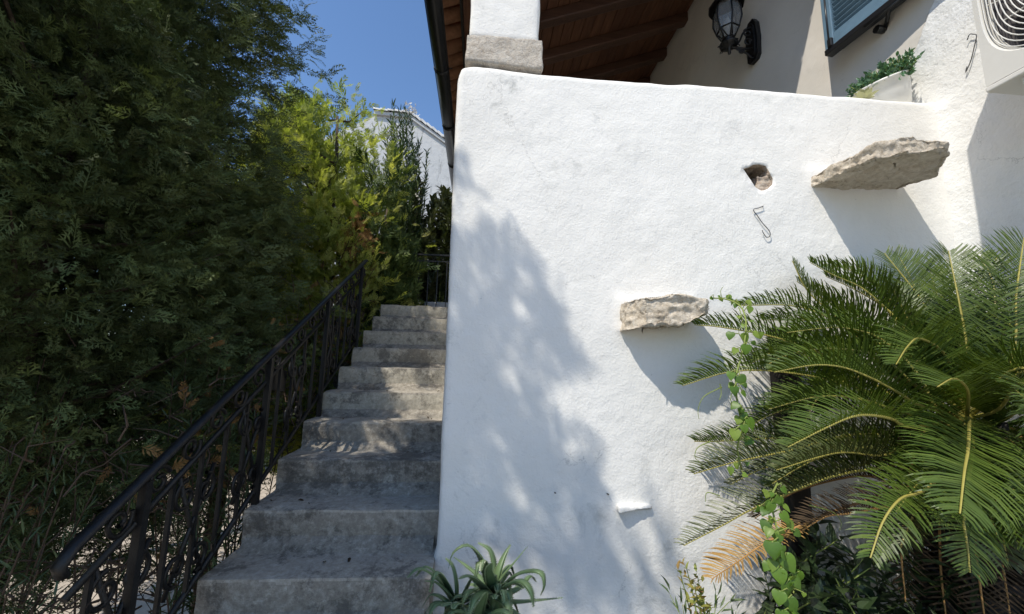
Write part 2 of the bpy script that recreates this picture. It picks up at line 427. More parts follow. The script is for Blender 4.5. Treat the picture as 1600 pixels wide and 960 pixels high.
# ================================================================= SETTING
def ground_sheet(name, x0, x1, y0, y1, z, mat, n=1, amp=0):
    xs = np.linspace(x0, x1, n+1); ys = np.linspace(y0, y1, n+1)
    V = np.array([(x, y, z) for x in xs for y in ys], float)
    if amp: V[:, 2] += fbm(V, 3, 5)*amp
    F = np.array([(i*(n+1)+j, (i+1)*(n+1)+j, (i+1)*(n+1)+j+1, i*(n+1)+j+1) for i in range(n) for j in range(n)])
    o = link(name, np_mesh(name, V, [F], mat, smooth=True)); tag(o, kind='structure'); return o
ground_sheet("ground", -400, 400, -400, 400, -1.6, M['paving'])
path = MB().box((0.87, -1.95, -0.8), (4.1, 7.0, 1.6)).build("path", M['path']); tag(path, kind='structure')
bed = rblock("planting_bed", (-0.15, 0.95, 0.0), (2.75, 1.985, 0.36), 0.05, 0.03, M['soil'], None, 0.02, 5, 3); tag(bed, kind='structure')

# ---------------------------------------------------------------- staircase
def soil_bank():
    xs = np.linspace(-1.135, -2.6, 22); ys = np.linspace(0.9, 5.5, 60); V = []
    for y in ys:
        top = 0.6816+0.594*(y-1.8414)-0.50
        for x in xs: V.append((x, y, top-(-1.135-x)*2.3))
    V = np.array(V); V[:, 2] = np.maximum(V[:, 2], -1.62)+0.05*fbm(V, 3, 4, 4)
    n = len(xs); F = np.array([(i*n+j, i*n+j+1, (i+1)*n+j+1, (i+1)*n+j) for i in range(len(ys)-1) for j in range(n-1)])
    tag(link("soil_bank", np_mesh("soil_bank", V, [F], M['soil'], smooth=True)), kind='structure')
soil_bank()
RISE, TREAD, Y0, Z0 = 0.17, 0.28626, 1.8414, 0.6816
XL, XR = -1.125, -0.182
stair = empty("staircase", (-0.65, 1.8, 0), "steep flight of worn grey concrete steps climbing beside the white wall", "stairs")
for k in range(-4, 10):
    y0 = Y0+k*TREAD; z1 = Z0+k*RISE
    sd = k+20
    def warp(V, y0=y0, z1=z1, sd=sd):
        V = V.copy()
        edge = np.exp(-((V[:, 1]-y0)/0.035)**2)*np.exp(-((V[:, 2]-z1)/0.035)**2)
        chip = np.clip(vnoise(V*np.array([1, 0, 0])+np.array([0, sd, 0]), 9, sd)-0.15, 0, 1)
        V[:, 2] -= edge*(0.002+0.020*chip); V[:, 1] += edge*(0.002+0.018*chip)
        low = np.clip((z1-0.05-V[:, 2])/0.1, 0, 1)*(V[:, 1] < y0+0.03)
        V[:, 1] += low*(0.007+0.007*vnoise(V, 13, sd+3))          # the worn nosing stands proud of the riser
        V[:, 2] += 0.003*vnoise(V*np.array([1, 0, 0]), 3, sd+1)-0.006*np.clip((V[:, 0]-XL)/(XR-XL), 0, 1)
        return V
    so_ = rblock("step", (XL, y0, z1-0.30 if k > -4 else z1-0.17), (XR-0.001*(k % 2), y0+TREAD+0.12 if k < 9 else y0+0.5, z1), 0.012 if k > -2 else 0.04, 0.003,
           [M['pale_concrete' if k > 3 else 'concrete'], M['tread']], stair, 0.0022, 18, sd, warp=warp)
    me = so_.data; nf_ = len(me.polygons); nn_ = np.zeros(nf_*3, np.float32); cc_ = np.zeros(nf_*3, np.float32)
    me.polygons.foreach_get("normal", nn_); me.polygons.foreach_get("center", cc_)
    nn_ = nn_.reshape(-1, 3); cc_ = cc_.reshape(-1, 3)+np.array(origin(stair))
    worn = (np.abs(nn_[:, 2]) > 0.6) & (cc_[:, 2] > z1-0.05)  # tread tops, where the painted skylight goes; the nosing strip follows
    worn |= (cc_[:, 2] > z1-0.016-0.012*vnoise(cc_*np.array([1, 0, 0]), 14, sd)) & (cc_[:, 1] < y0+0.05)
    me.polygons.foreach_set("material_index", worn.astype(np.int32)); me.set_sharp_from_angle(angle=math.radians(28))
MB().prism([(XL+0.02, Y0-0.8, -1.6), (XL+0.02, Y0+9.4*TREAD, -1.6), (XL+0.02, Y0+9.4*TREAD, Z0+9*RISE-0.06), (XL+0.02, Y0+0.05, Z0-0.10), (XL+0.02, Y0-0.8, Z0-0.72)],
           (XR-XL-0.04, 0, 0)).build("stair_base", M['concrete'], stair)
landing = rblock("landing", (-1.9, Y0+9*TREAD+0.35, 1.2), (-0.19, 9.5, Z0+9*RISE-0.006), 0.15, 0.01, M['concrete'], None, 0.003, 5, 4); tag(landing, kind='structure')

# ---------------------------------------------------------------- front wall (with the hole, ledges, hook)
XW, YW = 2.757, 2.0
wall = empty("garden_wall", (1.2, 2.1, 0), "tall white plastered wall beside the stairs with two stone ledges and a hole", "wall")
def front_wall():
    lo = np.array([-0.178, 2.0, 0.0]); hi = np.array([2.80, 2.32, 3.225]); cell = 0.02; r = 0.022
    hole = [at(x, y, 1, 2.0)[[0, 2]] for x, y in [(1161, 264), (1170, 262), (1176, 258), (1186, 257), (1196, 260), (1201, 268), (1207, 280), (1206, 289), (1199, 296), (1190, 299), (1180, 293), (1173, 282), (1166, 272)]]
    hole = np.array(hole)
    bm = bmesh.new(); n = np.round((hi-lo)/cell).astype(int); n[1] = 14
    vid = {}
    def shape(p):
        rr = np.array([r, r, r]); c = np.clip(p, lo+rr, hi-rr)
        if p[0] > 0.3: pass
        d = p-c; L = np.linalg.norm(d)
        q = c+d/L*r if L > 1e-9 else p.copy()
        return q
    pts = []
    def vert(i, j, k):
        q = (i, j, k)
        if q not in vid:
            vid[q] = len(pts); pts.append(shape(lo+(hi-lo)*np.array(q)/n))
        return vid[q]
    quads = []
    for i in range(n[0]):
        for k in range(n[2]): quads.append([vert(i, 0, k), vert(i+1, 0, k), vert(i+1, 0, k+1), vert(i, 0, k+1)])
    for i in range(n[0]):
        for j in range(n[1]): quads.append([vert(i, j, n[2]), vert(i+1, j, n[2]), vert(i+1, j+1, n[2]), vert(i, j+1, n[2])])
    for j in range(n[1]):
        for k in range(n[2]): quads.append([vert(0, j, k), vert(0, j, k+1), vert(0, j+1, k+1), vert(0, j+1, k)])
    for i in range(0, n[0]):
        for k in range(n[2]): quads.append([vert(i, n[1], k), vert(i, n[1], k+1), vert(i+1, n[1], k+1), vert(i+1, n[1], k)])
    P = np.array(pts); base = P.copy()
    c = np.clip(P, lo+r, hi-r); d = unit(P-c+np.array([0, -1e-6, 0]))
    P = P + d*(fbm(base, 1.3, 2, 2)*0.004+fbm(base, 7, 9, 3)*0.0022)[:, None]
    # the left corner is battered at its foot, its shoulder is rounded, the top edge is wavy
    for x0, x1, z0, z1 in ((0.735, 1.11, 1.775, 1.925), (1.885, 2.39, 2.64, 2.72)):
        dx = np.maximum(np.maximum(x0-base[:, 0], base[:, 0]-x1), 0); dz = np.maximum(np.maximum(z0-base[:, 2], base[:, 2]-z1), 0); dd = np.hypot(dx, dz)
        P[:, 1] -= (base[:, 1] < 2.01)*0.009*np.exp(-(dd/0.03)**2)*(1+0.8*fbm(base, 16, 5, 2))
    wz = np.clip((3.225-base[:, 2])/0.10, 0, 1)
    left = np.exp(-((base[:, 0]-lo[0])/0.05)**2)
    P[:, 2] -= left*0.012*(1-wz)
    P[:, 0] += np.exp(-((base[:, 0]-lo[0])/0.10)**2)*0.018*(1-wz)**2
    P[:, 0] -= left*0.05*np.clip((0.72-base[:, 2])/0.2, 0, 1)
    top = np.clip((base[:, 2]-3.1)/0.12, 0, 1)
    P[:, 2] += top*(0.012*vnoise(base*np.array([1, 0, 0]), 2.3, 4)+0.006*vnoise(base*np.array([1, 0, 0]), 9, 8)+0.022*np.exp(-((base[:, 0]+0.1)/0.16)**2))
    # the right end swells into the corner
    P[:, 1] -= np.clip((base[:, 0]-2.62)/0.14, 0, 1)**2*0.03*(base[:, 1] < 2.05)
    bv = [bm.verts.new(p) for p in P]; bm.verts.ensure_lookup_table()
    def inside(x, z):
        res = False; m_ = len(hole)
        for a in range(m_):
            x1, z1 = hole[a]; x2, z2 = hole[(a+1) % m_]
            if (z1 > z) != (z2 > z) and x < (x2-x1)*(z-z1)/(z2-z1)+x1: res = not res
        return res
    front = n[0]*n[2]
    for a, q in enumerate(quads):
        if a < front:
            cx = P[q].mean(0)
            if hole[:, 0].min() < cx[0] < hole[:, 0].max() and hole[:, 1].min() < cx[2] < hole[:, 1].max() and inside(cx[0], cx[2]): continue
        try:
            f = bm.faces.new([bv[i] for i in q]); f.smooth = True
        except ValueError: pass
    hc = hole.mean(0)
    rim = [e for e in bm.edges if len(e.link_faces) == 1 and all(abs(v.co.x-hc[0]) < 0.14 and abs(v.co.z-hc[1]) < 0.14 and v.co.y < 2.05 for v in e.verts)]
    for v in {v for e in rim for v in e.verts}:
        best = None
        for a in range(len(hole)):
            p, q = hole[a], hole[(a+1) % len(hole)]; dd = q-p
            u = np.clip(((v.co.x-p[0])*dd[0]+(v.co.z-p[1])*dd[1])/(dd@dd), 0, 1); s = p+dd*u
            e = (s[0]-v.co.x)**2+(s[1]-v.co.z)**2
            if best is None or e < best[0]: best = (e, s)
        v.co.x, v.co.z = best[1]
    prev = rim
    for dep in (0.05, 0.09, 0.12):
        ex = bmesh.ops.extrude_edge_only(bm, edges=prev)['geom']
        for v in [g for g in ex if isinstance(g, bmesh.types.BMVert)]:
            v.co.y += dep
            v.co.x += 0.012*random.uniform(-1, 1); v.co.z += 0.012*random.uniform(-1, 1)
        prev = [g for g in ex if isinstance(g, bmesh.types.BMEdge)]
        for f in [g for g in ex if isinstance(g, bmesh.types.BMFace)]: f.material_index = 1
    try:
        for f in bmesh.ops.contextual_create(bm, geom=prev)['faces']: f.material_index = 1
    except Exception: pass
    bmesh.ops.recalc_face_normals(bm, faces=bm.faces[:])
    me = bpy.data.meshes.new("plaster_face"); w = origin(wall)
    bmesh.ops.translate(bm, verts=bm.verts[:], vec=-w)
    bm.to_mesh(me); bm.free(); me.materials.append(M['white']); me.materials.append(M['rubble'])
    link("plaster_face", me, wall)
front_wall()

def ledge(name, front, back_z, seed, label):
    """a rough slab built into the wall: outline in plan (x, y), bottom and top heights per corner"""
    bm = bmesh.new(); n = len(front)
    b = [bm.verts.new((x, y, z0)) for x, y, z0, z1 in front]; t_ = [bm.verts.new((x, y, z1)) for x, y, z0, z1 in front]
    bm.faces.new(b[::-1]); bm.faces.new(t_)
    for i in range(n): bm.faces.new((b[i], b[(i+1) % n], t_[(i+1) % n], t_[i]))
    bmesh.ops.recalc_face_normals(bm, faces=bm.faces[:])
    bmesh.ops.triangulate(bm, faces=bm.faces[:])
    for _ in range(7):
        bmesh.ops.subdivide_edges(bm, edges=[e for e in bm.edges if e.calc_length() > 0.012], cuts=1, use_grid_fill=False)
        bmesh.ops.triangulate(bm, faces=bm.faces[:])
    bmesh.ops.smooth_vert(bm, verts=bm.verts[:], factor=0.5, use_axis_x=True, use_axis_y=True, use_axis_z=True)
    bm.normal_update()
    P = np.array([v.co for v in bm.verts]); N = np.array([v.normal for v in bm.verts])
    q = fbm(P, 9, seed, 4); strat = vnoise(P*np.array([.3, .3, 1]), 30, seed+2)
    rid = 0.5-np.abs(fbm(P, 22, seed+9, 3)); P = P + N*(0.012*q + 0.008*strat + 0.014*rid - 0.014)[:, None]
    for v, p in zip(bm.verts, P): v.co = p
    for f in bm.faces: f.smooth = True
    w = origin(wall); bmesh.ops.translate(bm, verts=bm.verts[:], vec=-w)
    me = bpy.data.meshes.new(name); bm.to_mesh(me); bm.free(); me.materials.append(M['stone'])
    o = link(name, me, wall); o['label'] = label
ledge("stone_ledge", [(1.87, 2.08, 2.625, 2.70), (2.40, 2.08, 2.635, 2.78), (2.43, 1.80, 2.625, 2.735), (2.25, 1.60, 2.63, 2.70), (2.19, 1.565, 2.645, 2.68), (2.02, 1.59, 2.61, 2.71), (1.88, 1.64, 2.595, 2.69), (1.855, 1.85, 2.605, 2.69)], 0, 3,
      "long pointed tan stone slab jutting from the wall under the flower pot")
ledge("stone_ledge", [(0.725, 2.08, 1.765, 1.90), (1.13, 2.08, 1.80, 1.95), (1.135, 1.86, 1.85, 1.925), (1.085, 1.79, 1.825, 1.92), (0.93, 1.785, 1.765, 1.935), (0.775, 1.80, 1.755, 1.92), (0.72, 1.92, 1.76, 1.91)], 0, 8,
      "blocky rough stone ledge jutting low from the wall beside the palm")
p0, p1 = at(963, 790, 1, 2.0), at(1017, 797, 1, 2.0)
o = rblock("plaster_stub", (p0[0], 1.955, 0.880), (p1[0], 2.03, 0.911), 0.006, 0.010, M['white'], wall, 0.005, 22, 5,
           warp=lambda V: V+np.stack([0*V[:, 0], 0.028*np.clip((V[:, 0]-p0[0])/0.17, 0, 1)*(V[:, 1] < 2.0), 0.010*np.clip((V[:, 0]-p0[0])/0.17, 0, 1)*(V[:, 2] < .89)], 1))
o['label'] = "whitewashed stub of broken stone low on the wall"
rblock("rubble_stone", (1.565, 2.022, 2.585), (1.65, 2.16, 2.695), 0.008, 0.012, M['rubble'], wall, 0.016, 24, 6)
hk = [at(x, y, 1, 1.985) for x, y in [(1196, 321), (1186, 325), (1177, 328), (1184, 338), (1190, 347), (1198, 356), (1203, 363), (1203, 369), (1198, 371), (1193, 365), (1191, 360)]]
MB().tube([(p[0], p[1]+(0.03 if i == 0 else 0), p[2]) for i, p in enumerate(cat_rom(hk, 30))], 0.0023, 6).build("wire_hook", M['wire'], wall)
nl = MB()
for x, y in ((866, 770), (948, 772)):
    p = at(x, y, 1, 2.0); nl.tube([(p[0], 2.01, p[2]), (p[0]+0.004, 1.982, p[2]+0.003)], 0.003, 5)
nl.build("nail", M['wire'], wall)

# ---------------------------------------------------------------- house: right wall, porch, pillar, roof, gutter, shutter
house = empty("house", (1.5, 4.5, 0), "white plastered house with an open porch under a brown timber ceiling", "house")
def plain_wall(name, lo, hi, cell, mat, amp, seed, warp=None):
    return rblock(name, lo, hi, cell, 0.012, mat, house, amp, 2.2, seed, warp=warp, oct=4)
plain_wall("side_wall", (XW, -1.5, 0.0), (XW+0.3, 7.6, 7.2), 0.06, M['smooth_white'], 0.006, 31)
def patch_wall():
    # coat of coarse render on the near part of the side wall; its ragged edge rises to the right
    edge = [(2.28, 0.0), (2.28, 3.30), (2.18, 3.52), (2.06, 3.66), (1.98, 3.80), (1.90, 3.93), (1.80, 4.10), (1.74, 4.4), (1.72, 4.9), (1.70, 7.19)]
    ey = np.array([e[0] for e in edge]); ez = np.array([e[1] for e in edge])
    nz, ny = 240, 100
    V = []
    for k in range(nz+1):
        z = 7.19*k/nz; ye = np.interp(z, ez, ey)+0.015*vnoise(np.array([[0, 0, z]]), 7, 3)[0]+0.008*vnoise(np.array([[0, 0, z]]), 25, 4)[0]
        for j in range(ny+1):
            u = (j/ny); y = -1.49+(ye+1.49)*(1-(1-u)**1.6); V.append((0, y, z))
    V = np.array(V); d = 0.012+0.004*fbm(V, 5, 12, 3)+0.003*fbm(V, 22, 13, 2)
    J = np.tile(np.arange(ny+1), nz+1)
    d = np.where(J == ny, -0.004, d); V[:, 0] = XW-d
    # the render rounds off into the corner with the garden wall
    V[:, 0] -= 0.03*np.exp(-((V[:, 1]-2.0)/0.05)**2)*(V[:, 2] < 3.2)
    F = np.array([(k*(ny+1)+j, (k+1)*(ny+1)+j, (k+1)*(ny+1)+j+1, k*(ny+1)+j+1) for k in range(nz) for j in range(ny)])
    me = np_mesh("rough_render", V-np.array(origin(house)), [F], M['rough_white'], smooth=True)
    link("rough_render", me, house)
patch_wall()
plain_wall("rear_wall", (-0.18, 7.6, 0.0), (XW+0.3, 7.9, 6.6), 0.15, M['smooth_white'], 0.005, 32)
plain_wall("stair_side_wall", (-0.175, 2.325, 0.0), (0.12, 7.59, 2.22), 0.08, M['white'], 0.005, 33)
plain_wall("porch_floor", (0.125, 2.325, 2.0), (XW-0.003, 7.59, 2.20), 0.2, M['concrete'], 0.003, 34)
# pillar on the wall's left end
rblock("pillar", (-0.128, 2.015, 3.435), (0.282, 2.30, 5.52), 0.02, 0.025, M['white'], house, 0.007, 5, 41,
       warp=lambda V: V+np.stack([0*V[:, 0], 0*V[:, 0], -0.01*(V[:, 0]+.128)*(V[:, 2] < 3.6)], 1))
cap = rblock("pillar_stone", (-0.142, 2.0, 3.268), (0.302, 2.31, 3.438), 0.012, 0.012, M['capstone'], house, 0.006, 14, 42,
       warp=lambda V: V+np.stack([0*V[:, 0], 0*V[:, 0], np.where(V[:, 2] < 3.36, -0.05*(V[:, 0]+.14)-0.0, 0.004)], 1))
cap['label'] = "bare pitted tan stone under the white pillar"
# roof
SL = 0.39
def rz(x): return 5.61+SL*(x-0.71)                       # underside of the beams
RX0, RX1, RYA, RYB = -0.27, XW+0.28, 2.0, 7.95
nrm = Vector((-SL, 0, 1)).normalized(); sld = Vector((1, 0, SL)).normalized()
def on_roof(x, y, h): return Vector((x, y, rz(x)))+nrm*h
roof = MB().prism([on_roof(RX0, RYA+0.01, 0.172), on_roof(RX1, RYA+0.01, 0.172), on_roof(RX1, RYA+0.01, 0.20), on_roof(RX0, RYA+0.01, 0.20)], (0, RYB-RYA-0.02, 0)).build("porch_roof", M['beam'], house)
rotS = Matrix.Rotation(-math.atan(SL), 3, 'Y')
def beam_mesh():
    x0, x1 = RX0+0.06, XW+0.16
    a = on_roof(x0, 0, 0.07); b = on_roof(x1, 0, 0.07); L = (b-a).length
    bm = bmesh.new(); bmesh.ops.create_cube(bm, size=1)
    for v in bm.verts: v.co = Vector((v.co.x*L, v.co.y*0.125, v.co.z*0.138))
    bmesh.ops.subdivide_edges(bm, edges=[e for e in bm.edges if abs(e.verts[0].co.x-e.verts[1].co.x) > 1], cuts=24)
    bmesh.ops.bevel(bm, geom=[e for e in bm.edges if abs(e.verts[0].co.x-e.verts[1].co.x) > .01 and len(e.link_faces) == 2 and e.calc_face_angle(0) > 1], offset=0.016, segments=2, affect='EDGES', profile=.5)
    for v in bm.verts:
        q = np.array([tuple(v.co)]); v.co.y += 0.006*vnoise(q, 3, 2)[0]; v.co.z += 0.006*vnoise(q, 3, 5)[0]
    me = bpy.data.meshes.new("beam"); bm.to_mesh(me); bm.free(); me.materials.append(M['beam'])
    return me, (a+b)/2
bme, bc = beam_mesh()
for i in range(9):
    y = 2.21+0.63*i
    o = link("beam", bme, roof, (bc.x, y, bc.z)); o.rotation_euler = rotS.to_euler()
    o.rotation_euler.rotate_axis('X', random.uniform(-.05, .05))
nb = 24; bw = (RX1-RX0)/nb
x_mid = 0.0
bme = None
for i in range(nb):
    x = RX0+bw*(i+0.5); c = on_roof(x, (RYA+RYB)/2, 0.1535)
    if bme is None:
        o = MB().box((0, 0, 0), (bw/math.cos(math.atan(SL))-0.008, RYB-RYA, 0.026), None, 0.005).build("ceiling_board", M['board'], roof, (0, 0, 0)); bme = o
        o.location = c-origin(roof)
    else:
        o = copy_part(bme, roof, c)
    o.rotation_euler = rotS.to_euler()
    o.location.z += random.uniform(-0.0015, 0.0015)
def tile_mesh():
    n, k = 10, 6; L = 0.46; vs = []; fs = []
    for s_, rad in ((0, 1.0), (1, 0.86)):
        for i in range(k+1):
            x = -L/2+L*i/k; rr = (0.095 if s_ == 0 else 0.082)*(1-0.12*i/k)
            for j in range(n+1):
                th = math.pi*j/n; vs.append((x, -rr*math.cos(th), rr*math.sin(th)))
    q = (n+1)*(k+1)
    for i in range(k):
        for j in range(n):
            a = i*(n+1)+j; fs.append((a, a+1, a+n+2, a+n+1)); fs.append((q+a, q+a+n+1, q+a+n+2, q+a+1))
    for j in range(n):
        for i in (0, k):
            a = i*(n+1)+j; fs.append((a, q+a, q+a+1, a+1) if i == 0 else (a, a+1, q+a+1, q+a))
    for i in range(k):
        for j in (0, n):
            a = i*(n+1)+j; b = a+n+1; fs.append((a, b, q+b, q+a) if j == 0 else (a, q+a, q+b, b))
    m_ = MB(); m_.add(vs, fs, True); return m_
first = None
for row in range(3):
    for i in range(27):
        y = RYA+0.10+0.218*i
        for under in (1, 0):
            x = RX0-0.02+0.36*row+(0.03 if not under else 0)
            c = on_roof(x, y+(0.109 if under else 0), 0.235+0.012*row+(0.07 if under else 0.055))
            e = (rotS @ Matrix.Rotation(math.pi if under else 0, 3, 'X')).to_euler()
            if first is None:
                first = tile_mesh().build("roof_tile", M['tile'], roof, (0, 0, 0)); first.location = c-origin(roof); o = first
            else:
                o = copy_part(first, roof, c)
            o.rotation_euler = e; o.rotation_euler.rotate_axis('Z', random.uniform(-.03, .03))
MB().box(on_roof(RX0-0.013, (RYA+RYB)/2, 0.10), (0.024, RYB-RYA, 0.17)).build("fascia_board", M['post'], roof)
# gutter
gz = 5.12
ga = Vector(at(677, 0, 2, gz)); gb = Vector(at(708.8, 262, 2, gz)); gd = (gb-ga).normalized()
g0 = ga-gd*1.9; g1 = gb+gd*1.4
gut = MB(); n = 12; R_ = 0.082; side = gd.cross(Vector((0, 0, 1))).normalized()
vs = []
for rr in (R_, R_-0.006):
    for p in (g0, g1):
        for j in range(n+1):
            th = math.pi*j/n; vs.append(p+side*(rr*math.cos(th))+Vector((0, 0, -rr*math.sin(th))))
k = n+1; fs = []
for j in range(n):
    fs += [(j, j+1, k+j+1, k+j), (2*k+j, 3*k+j, 3*k+j+1, 2*k+j+1), (j, 2*k+j, 2*k+j+1, j+1), (k+j, k+j+1, 3*k+j+1, 3*k+j)]
for j in (0, n): fs.append((j, k+j, 3*k+j, 2*k+j) if j == 0 else (j, 2*k+j, 3*k+j, k+j))
gut.add(vs, fs, True)
for e in (0, 1):
    for th in (0, math.pi):
        o_ = side*(R_*math.cos(th))
        if e == 0: gut.tube([g0+o_, g1+o_], 0.009, 6)
gutter = gut.build("gutter", M['black'], house)
for i in range(6):
    p = g0+gd*(0.5+1.15*i); bk = MB()
    arc = [p+side*((R_+0.006)*math.cos(th))+Vector((0, 0, -(R_+0.006)*math.sin(th))) for th in np.linspace(0, math.pi, 13)]
    for dy in (-0.012, 0.0, 0.012): bk.tube([q+gd*dy for q in arc], 0.007, 5)
    bk.tube([p-side*R_*1.0, p+Vector((0.13, 0, 0.0))+side*R_*0], 0.006, 5)
    bk.build("gutter_bracket", M['black'], gutter)
# blue shutter
shA = Vector((2.612, 2.53, 4.03)); shB = Vector((2.70, 1.74, 4.03)); shd = (shB-shA).normalized(); SW = (shB-shA).length; SH = 1.25
shn = shd.cross(Vector((0, 0, 1))).normalized()
if shn.x > 0: shn = -shn
Rs = Matrix((shd, -shn, Vector((0, 0, 1)))).transposed()      # local x along the leaf, z up
fr = MB(); T_ = 0.05
def shp(x, z, d=0): return shA+shd*x+Vector((0, 0, z))+shn*d
for x in (0.035, SW-0.035): fr.box(shp(x, SH/2), (0.07, T_, SH), Rs, 0.006)
for z, h in ((0.05, 0.10), (SH-0.04, 0.08)): fr.box(shp(SW/2, z), (SW-0.146, T_-0.004, h), Rs, 0.004)
shutter = fr.build("window_shutter", M['blue'], house); shutter['label'] = "blue louvred window shutter standing ajar"
first = None
for i in range(26):
    c = shp(SW/2, 0.125+0.042*i)
    if first is None:
        first = MB().box((0, 0, 0), (SW-0.15, 0.040, 0.008), None, 0.003).build("slat", M['blue'], shutter, (0, 0, 0)); o = first
        o.location = c-origin(shutter)
    else: o = copy_part(first, shutter, c)
    o.rotation_euler = (Rs @ Matrix.Rotation(math.radians(-30), 3, 'X')).to_euler()
MB().box(shp(SW/2, SH/2, -0.021), (SW-0.13, 0.006, SH-0.16), Rs).build("gap_shade_sheet", M['black'], shutter)  # added black sheet, stands in for the shade seen between the slats
MB().box(shp(SW/2, -0.022), (SW, T_+0.02, 0.045), Rs, 0.006).build("bottom_rail", M['black'], shutter)
MB().box(shp(0.05, 0.03, 0.03), (0.035, 0.03, 0.07), Rs, 0.006).tube([shp(0.05, 0.0, 0.045), shp(0.05, 0.5, 0.045)], 0.006, 6).build("bolt", M['black'], shutter)
MB().tube([shp(0.42, -0.035, 0.0), Vector((XW+0.01, 2.24, 3.965))], 0.013, 6).tube([Vector((XW-0.06, 2.24, 3.965)), Vector((XW+0.01, 2.24, 3.965))], 0.026, 8).tube([shp(0.28, -0.045, 0.02), shp(0.50, -0.045, 0.02)], 0.012, 6).build("stay_arm", M['black'], shutter)
# wire on the right wall
wr = [at(x, y, 0, XW-0.03) for x, y in [(1511, 63), (1515, 54), (1521, 54), (1526, 56), (1522, 75), (1517, 95), (1509, 113), (1511, 104)]]
MB().tube(cat_rom(wr, 24), 0.0026, 5).build("loose_wire", M['wire'], house)

# ---------------------------------------------------------------- wall lantern
lamp = empty("wall_lantern", (XW, 3.45, 4.95), "black iron lantern with curled bracket on the shaded porch wall", "lamp")
PL = MB()
prof = [(-0.075, -0.20), (-0.045, -0.235), (0.045, -0.235), (0.075, -0.20), (0.085, 0.0), (0.07, 0.17), (0.035, 0.235), (-0.035, 0.235), (-0.07, 0.17), (-0.085, 0.0)]
lc = Vector((XW, 3.45, 4.97))
PL.prism([(XW-0.045, lc.y+a, lc.z+b) for a, b in prof], (0.05, 0, 0))
PL.prism([(XW-0.065, lc.y+a*0.72, lc.z+b*0.8) for a, b in prof], (0.022, 0, 0)).build("back_plate", M['iron'], lamp)
LX, LY = 2.44, 3.42
def spiral(c, r0, r1, a0, a1, plane, n=26):
    out = []
    for i in range(n):
        t_ = i/(n-1); r = r0+(r1-r0)*t_; a = a0+(a1-a0)*t_
        u, v = math.cos(a)*r, math.sin(a)*r
        out.append((c[0]+plane[0][0]*u+plane[1][0]*v, c[1]+plane[0][1]*u+plane[1][1]*v, c[2]+plane[0][2]*u+plane[1][2]*v))
    return out
XZ = ((1, 0, 0), (0, 0, 1))
ar = MB()
ar.tube([(XW-0.05, LY, 4.86), (2.62, LY, 4.845), (LX, LY, 4.85)], 0.013, 8)
ar.tube(cat_rom([(XW-0.05, LY, 5.09), (2.66, LY, 5.09), (2.60, LY, 5.02), (2.56, LY, 4.93), (2.50, LY, 4.87)], 16), 0.010, 6)
ar.tube(spiral((2.655, LY, 5.035), 0.05, 0.012, 1.2, 1.2+8.5, XZ), 0.009, 6)
ar.tube(spiral((2.655, LY, 4.925), 0.052, 0.012, -0.6, -0.6+8.5, XZ), 0.009, 6)
ar.tube(spiral((2.57, LY, 4.82), 0.032, 0.008, 0.5, -7, XZ), 0.008, 6)
ar.tube(cat_rom([(XW-0.05, LY, 4.76), (2.68, LY, 4.75), (2.62, LY, 4.80), (2.52, LY, 4.835)], 12), 0.009, 6)
ar.build("bracket", M['iron'], lamp)
lb = MB()
hexR = Matrix.Rotation(0.3, 3, 'Z')
zb = 4.90
lb.lathe([(0.0, zb-0.14), (0.012, zb-0.13), (0.018, zb-0.08), (0.03, zb-0.05), (0.085, zb-0.035), (0.09, zb-0.015), (0.05, zb), (0.045, zb+0.03), (0.058, zb+0.045), (0.0, zb+0.05)], (LX, LY, 0), 12)
for i in range(6):
    a = math.pi/3*i+0.3
    pr = [(0.058, zb+0.04), (0.105, zb+0.14), (0.135, zb+0.25), (0.128, zb+0.36), (0.115, zb+0.43)]
    lb.tube([(LX+r*math.cos(a), LY+r*math.sin(a), z) for r, z in pr], 0.008, 6)
    b = a+math.pi/3
    for (r, z) in ((0.105, zb+0.14), (0.115, zb+0.43)):
        lb.tube([(LX+r*math.cos(a), LY+r*math.sin(a), z), (LX+r*math.cos(b), LY+r*math.sin(b), z)], 0.007, 5)
    a2 = a+math.pi/6
    lb.tube([(LX+0.05*math.cos(a2), LY+0.05*math.sin(a2), zb+0.05), (LX+0.112*math.cos(a), LY+0.112*math.sin(a), zb+0.16)], 0.006, 5)
    lb.tube(spiral((LX+0.085*math.cos(a2), LY+0.085*math.sin(a2), zb-0.045), 0.02, 0.006, 0, 5, ((math.cos(a2), math.sin(a2), 0), (0, 0, 1)), 12), 0.005, 5)
lb.build("lantern_frame", M['iron'], lamp)
gp = MB()
pr = [(0.056, zb+0.05), (0.101, zb+0.14), (0.130, zb+0.25), (0.124, zb+0.36), (0.112, zb+0.425)]
gp.lathe(pr, (LX, LY, 0), 6, hexR, False)
gp.build("lantern_glass", M['glass'], lamp)
cp = MB(); cp.lathe([(0.165, zb+0.40), (0.172, zb+0.425), (0.15, zb+0.45), (0.12, zb+0.49), (0.06, zb+0.56), (0.05, zb+0.62), (0.03, zb+0.65), (0.02, zb+0.70), (0, zb+0.72)], (LX, LY, 0), 12, hexR)
cp.lathe([(0.0, zb+0.43), (0.15, zb+0.425), (0.165, zb+0.40)], (LX, LY, 0), 12, hexR)
cp.build("lantern_cap", M['iron'], lamp)
MB().lathe([(0.0, zb+0.05), (0.02, zb+0.05), (0.022, zb+0.14), (0.032, zb+0.18), (0.035, zb+0.23), (0.02, zb+0.28), (0, zb+0.30)], (LX, LY, 0), 12).build("bulb", M['enamel'], lamp)

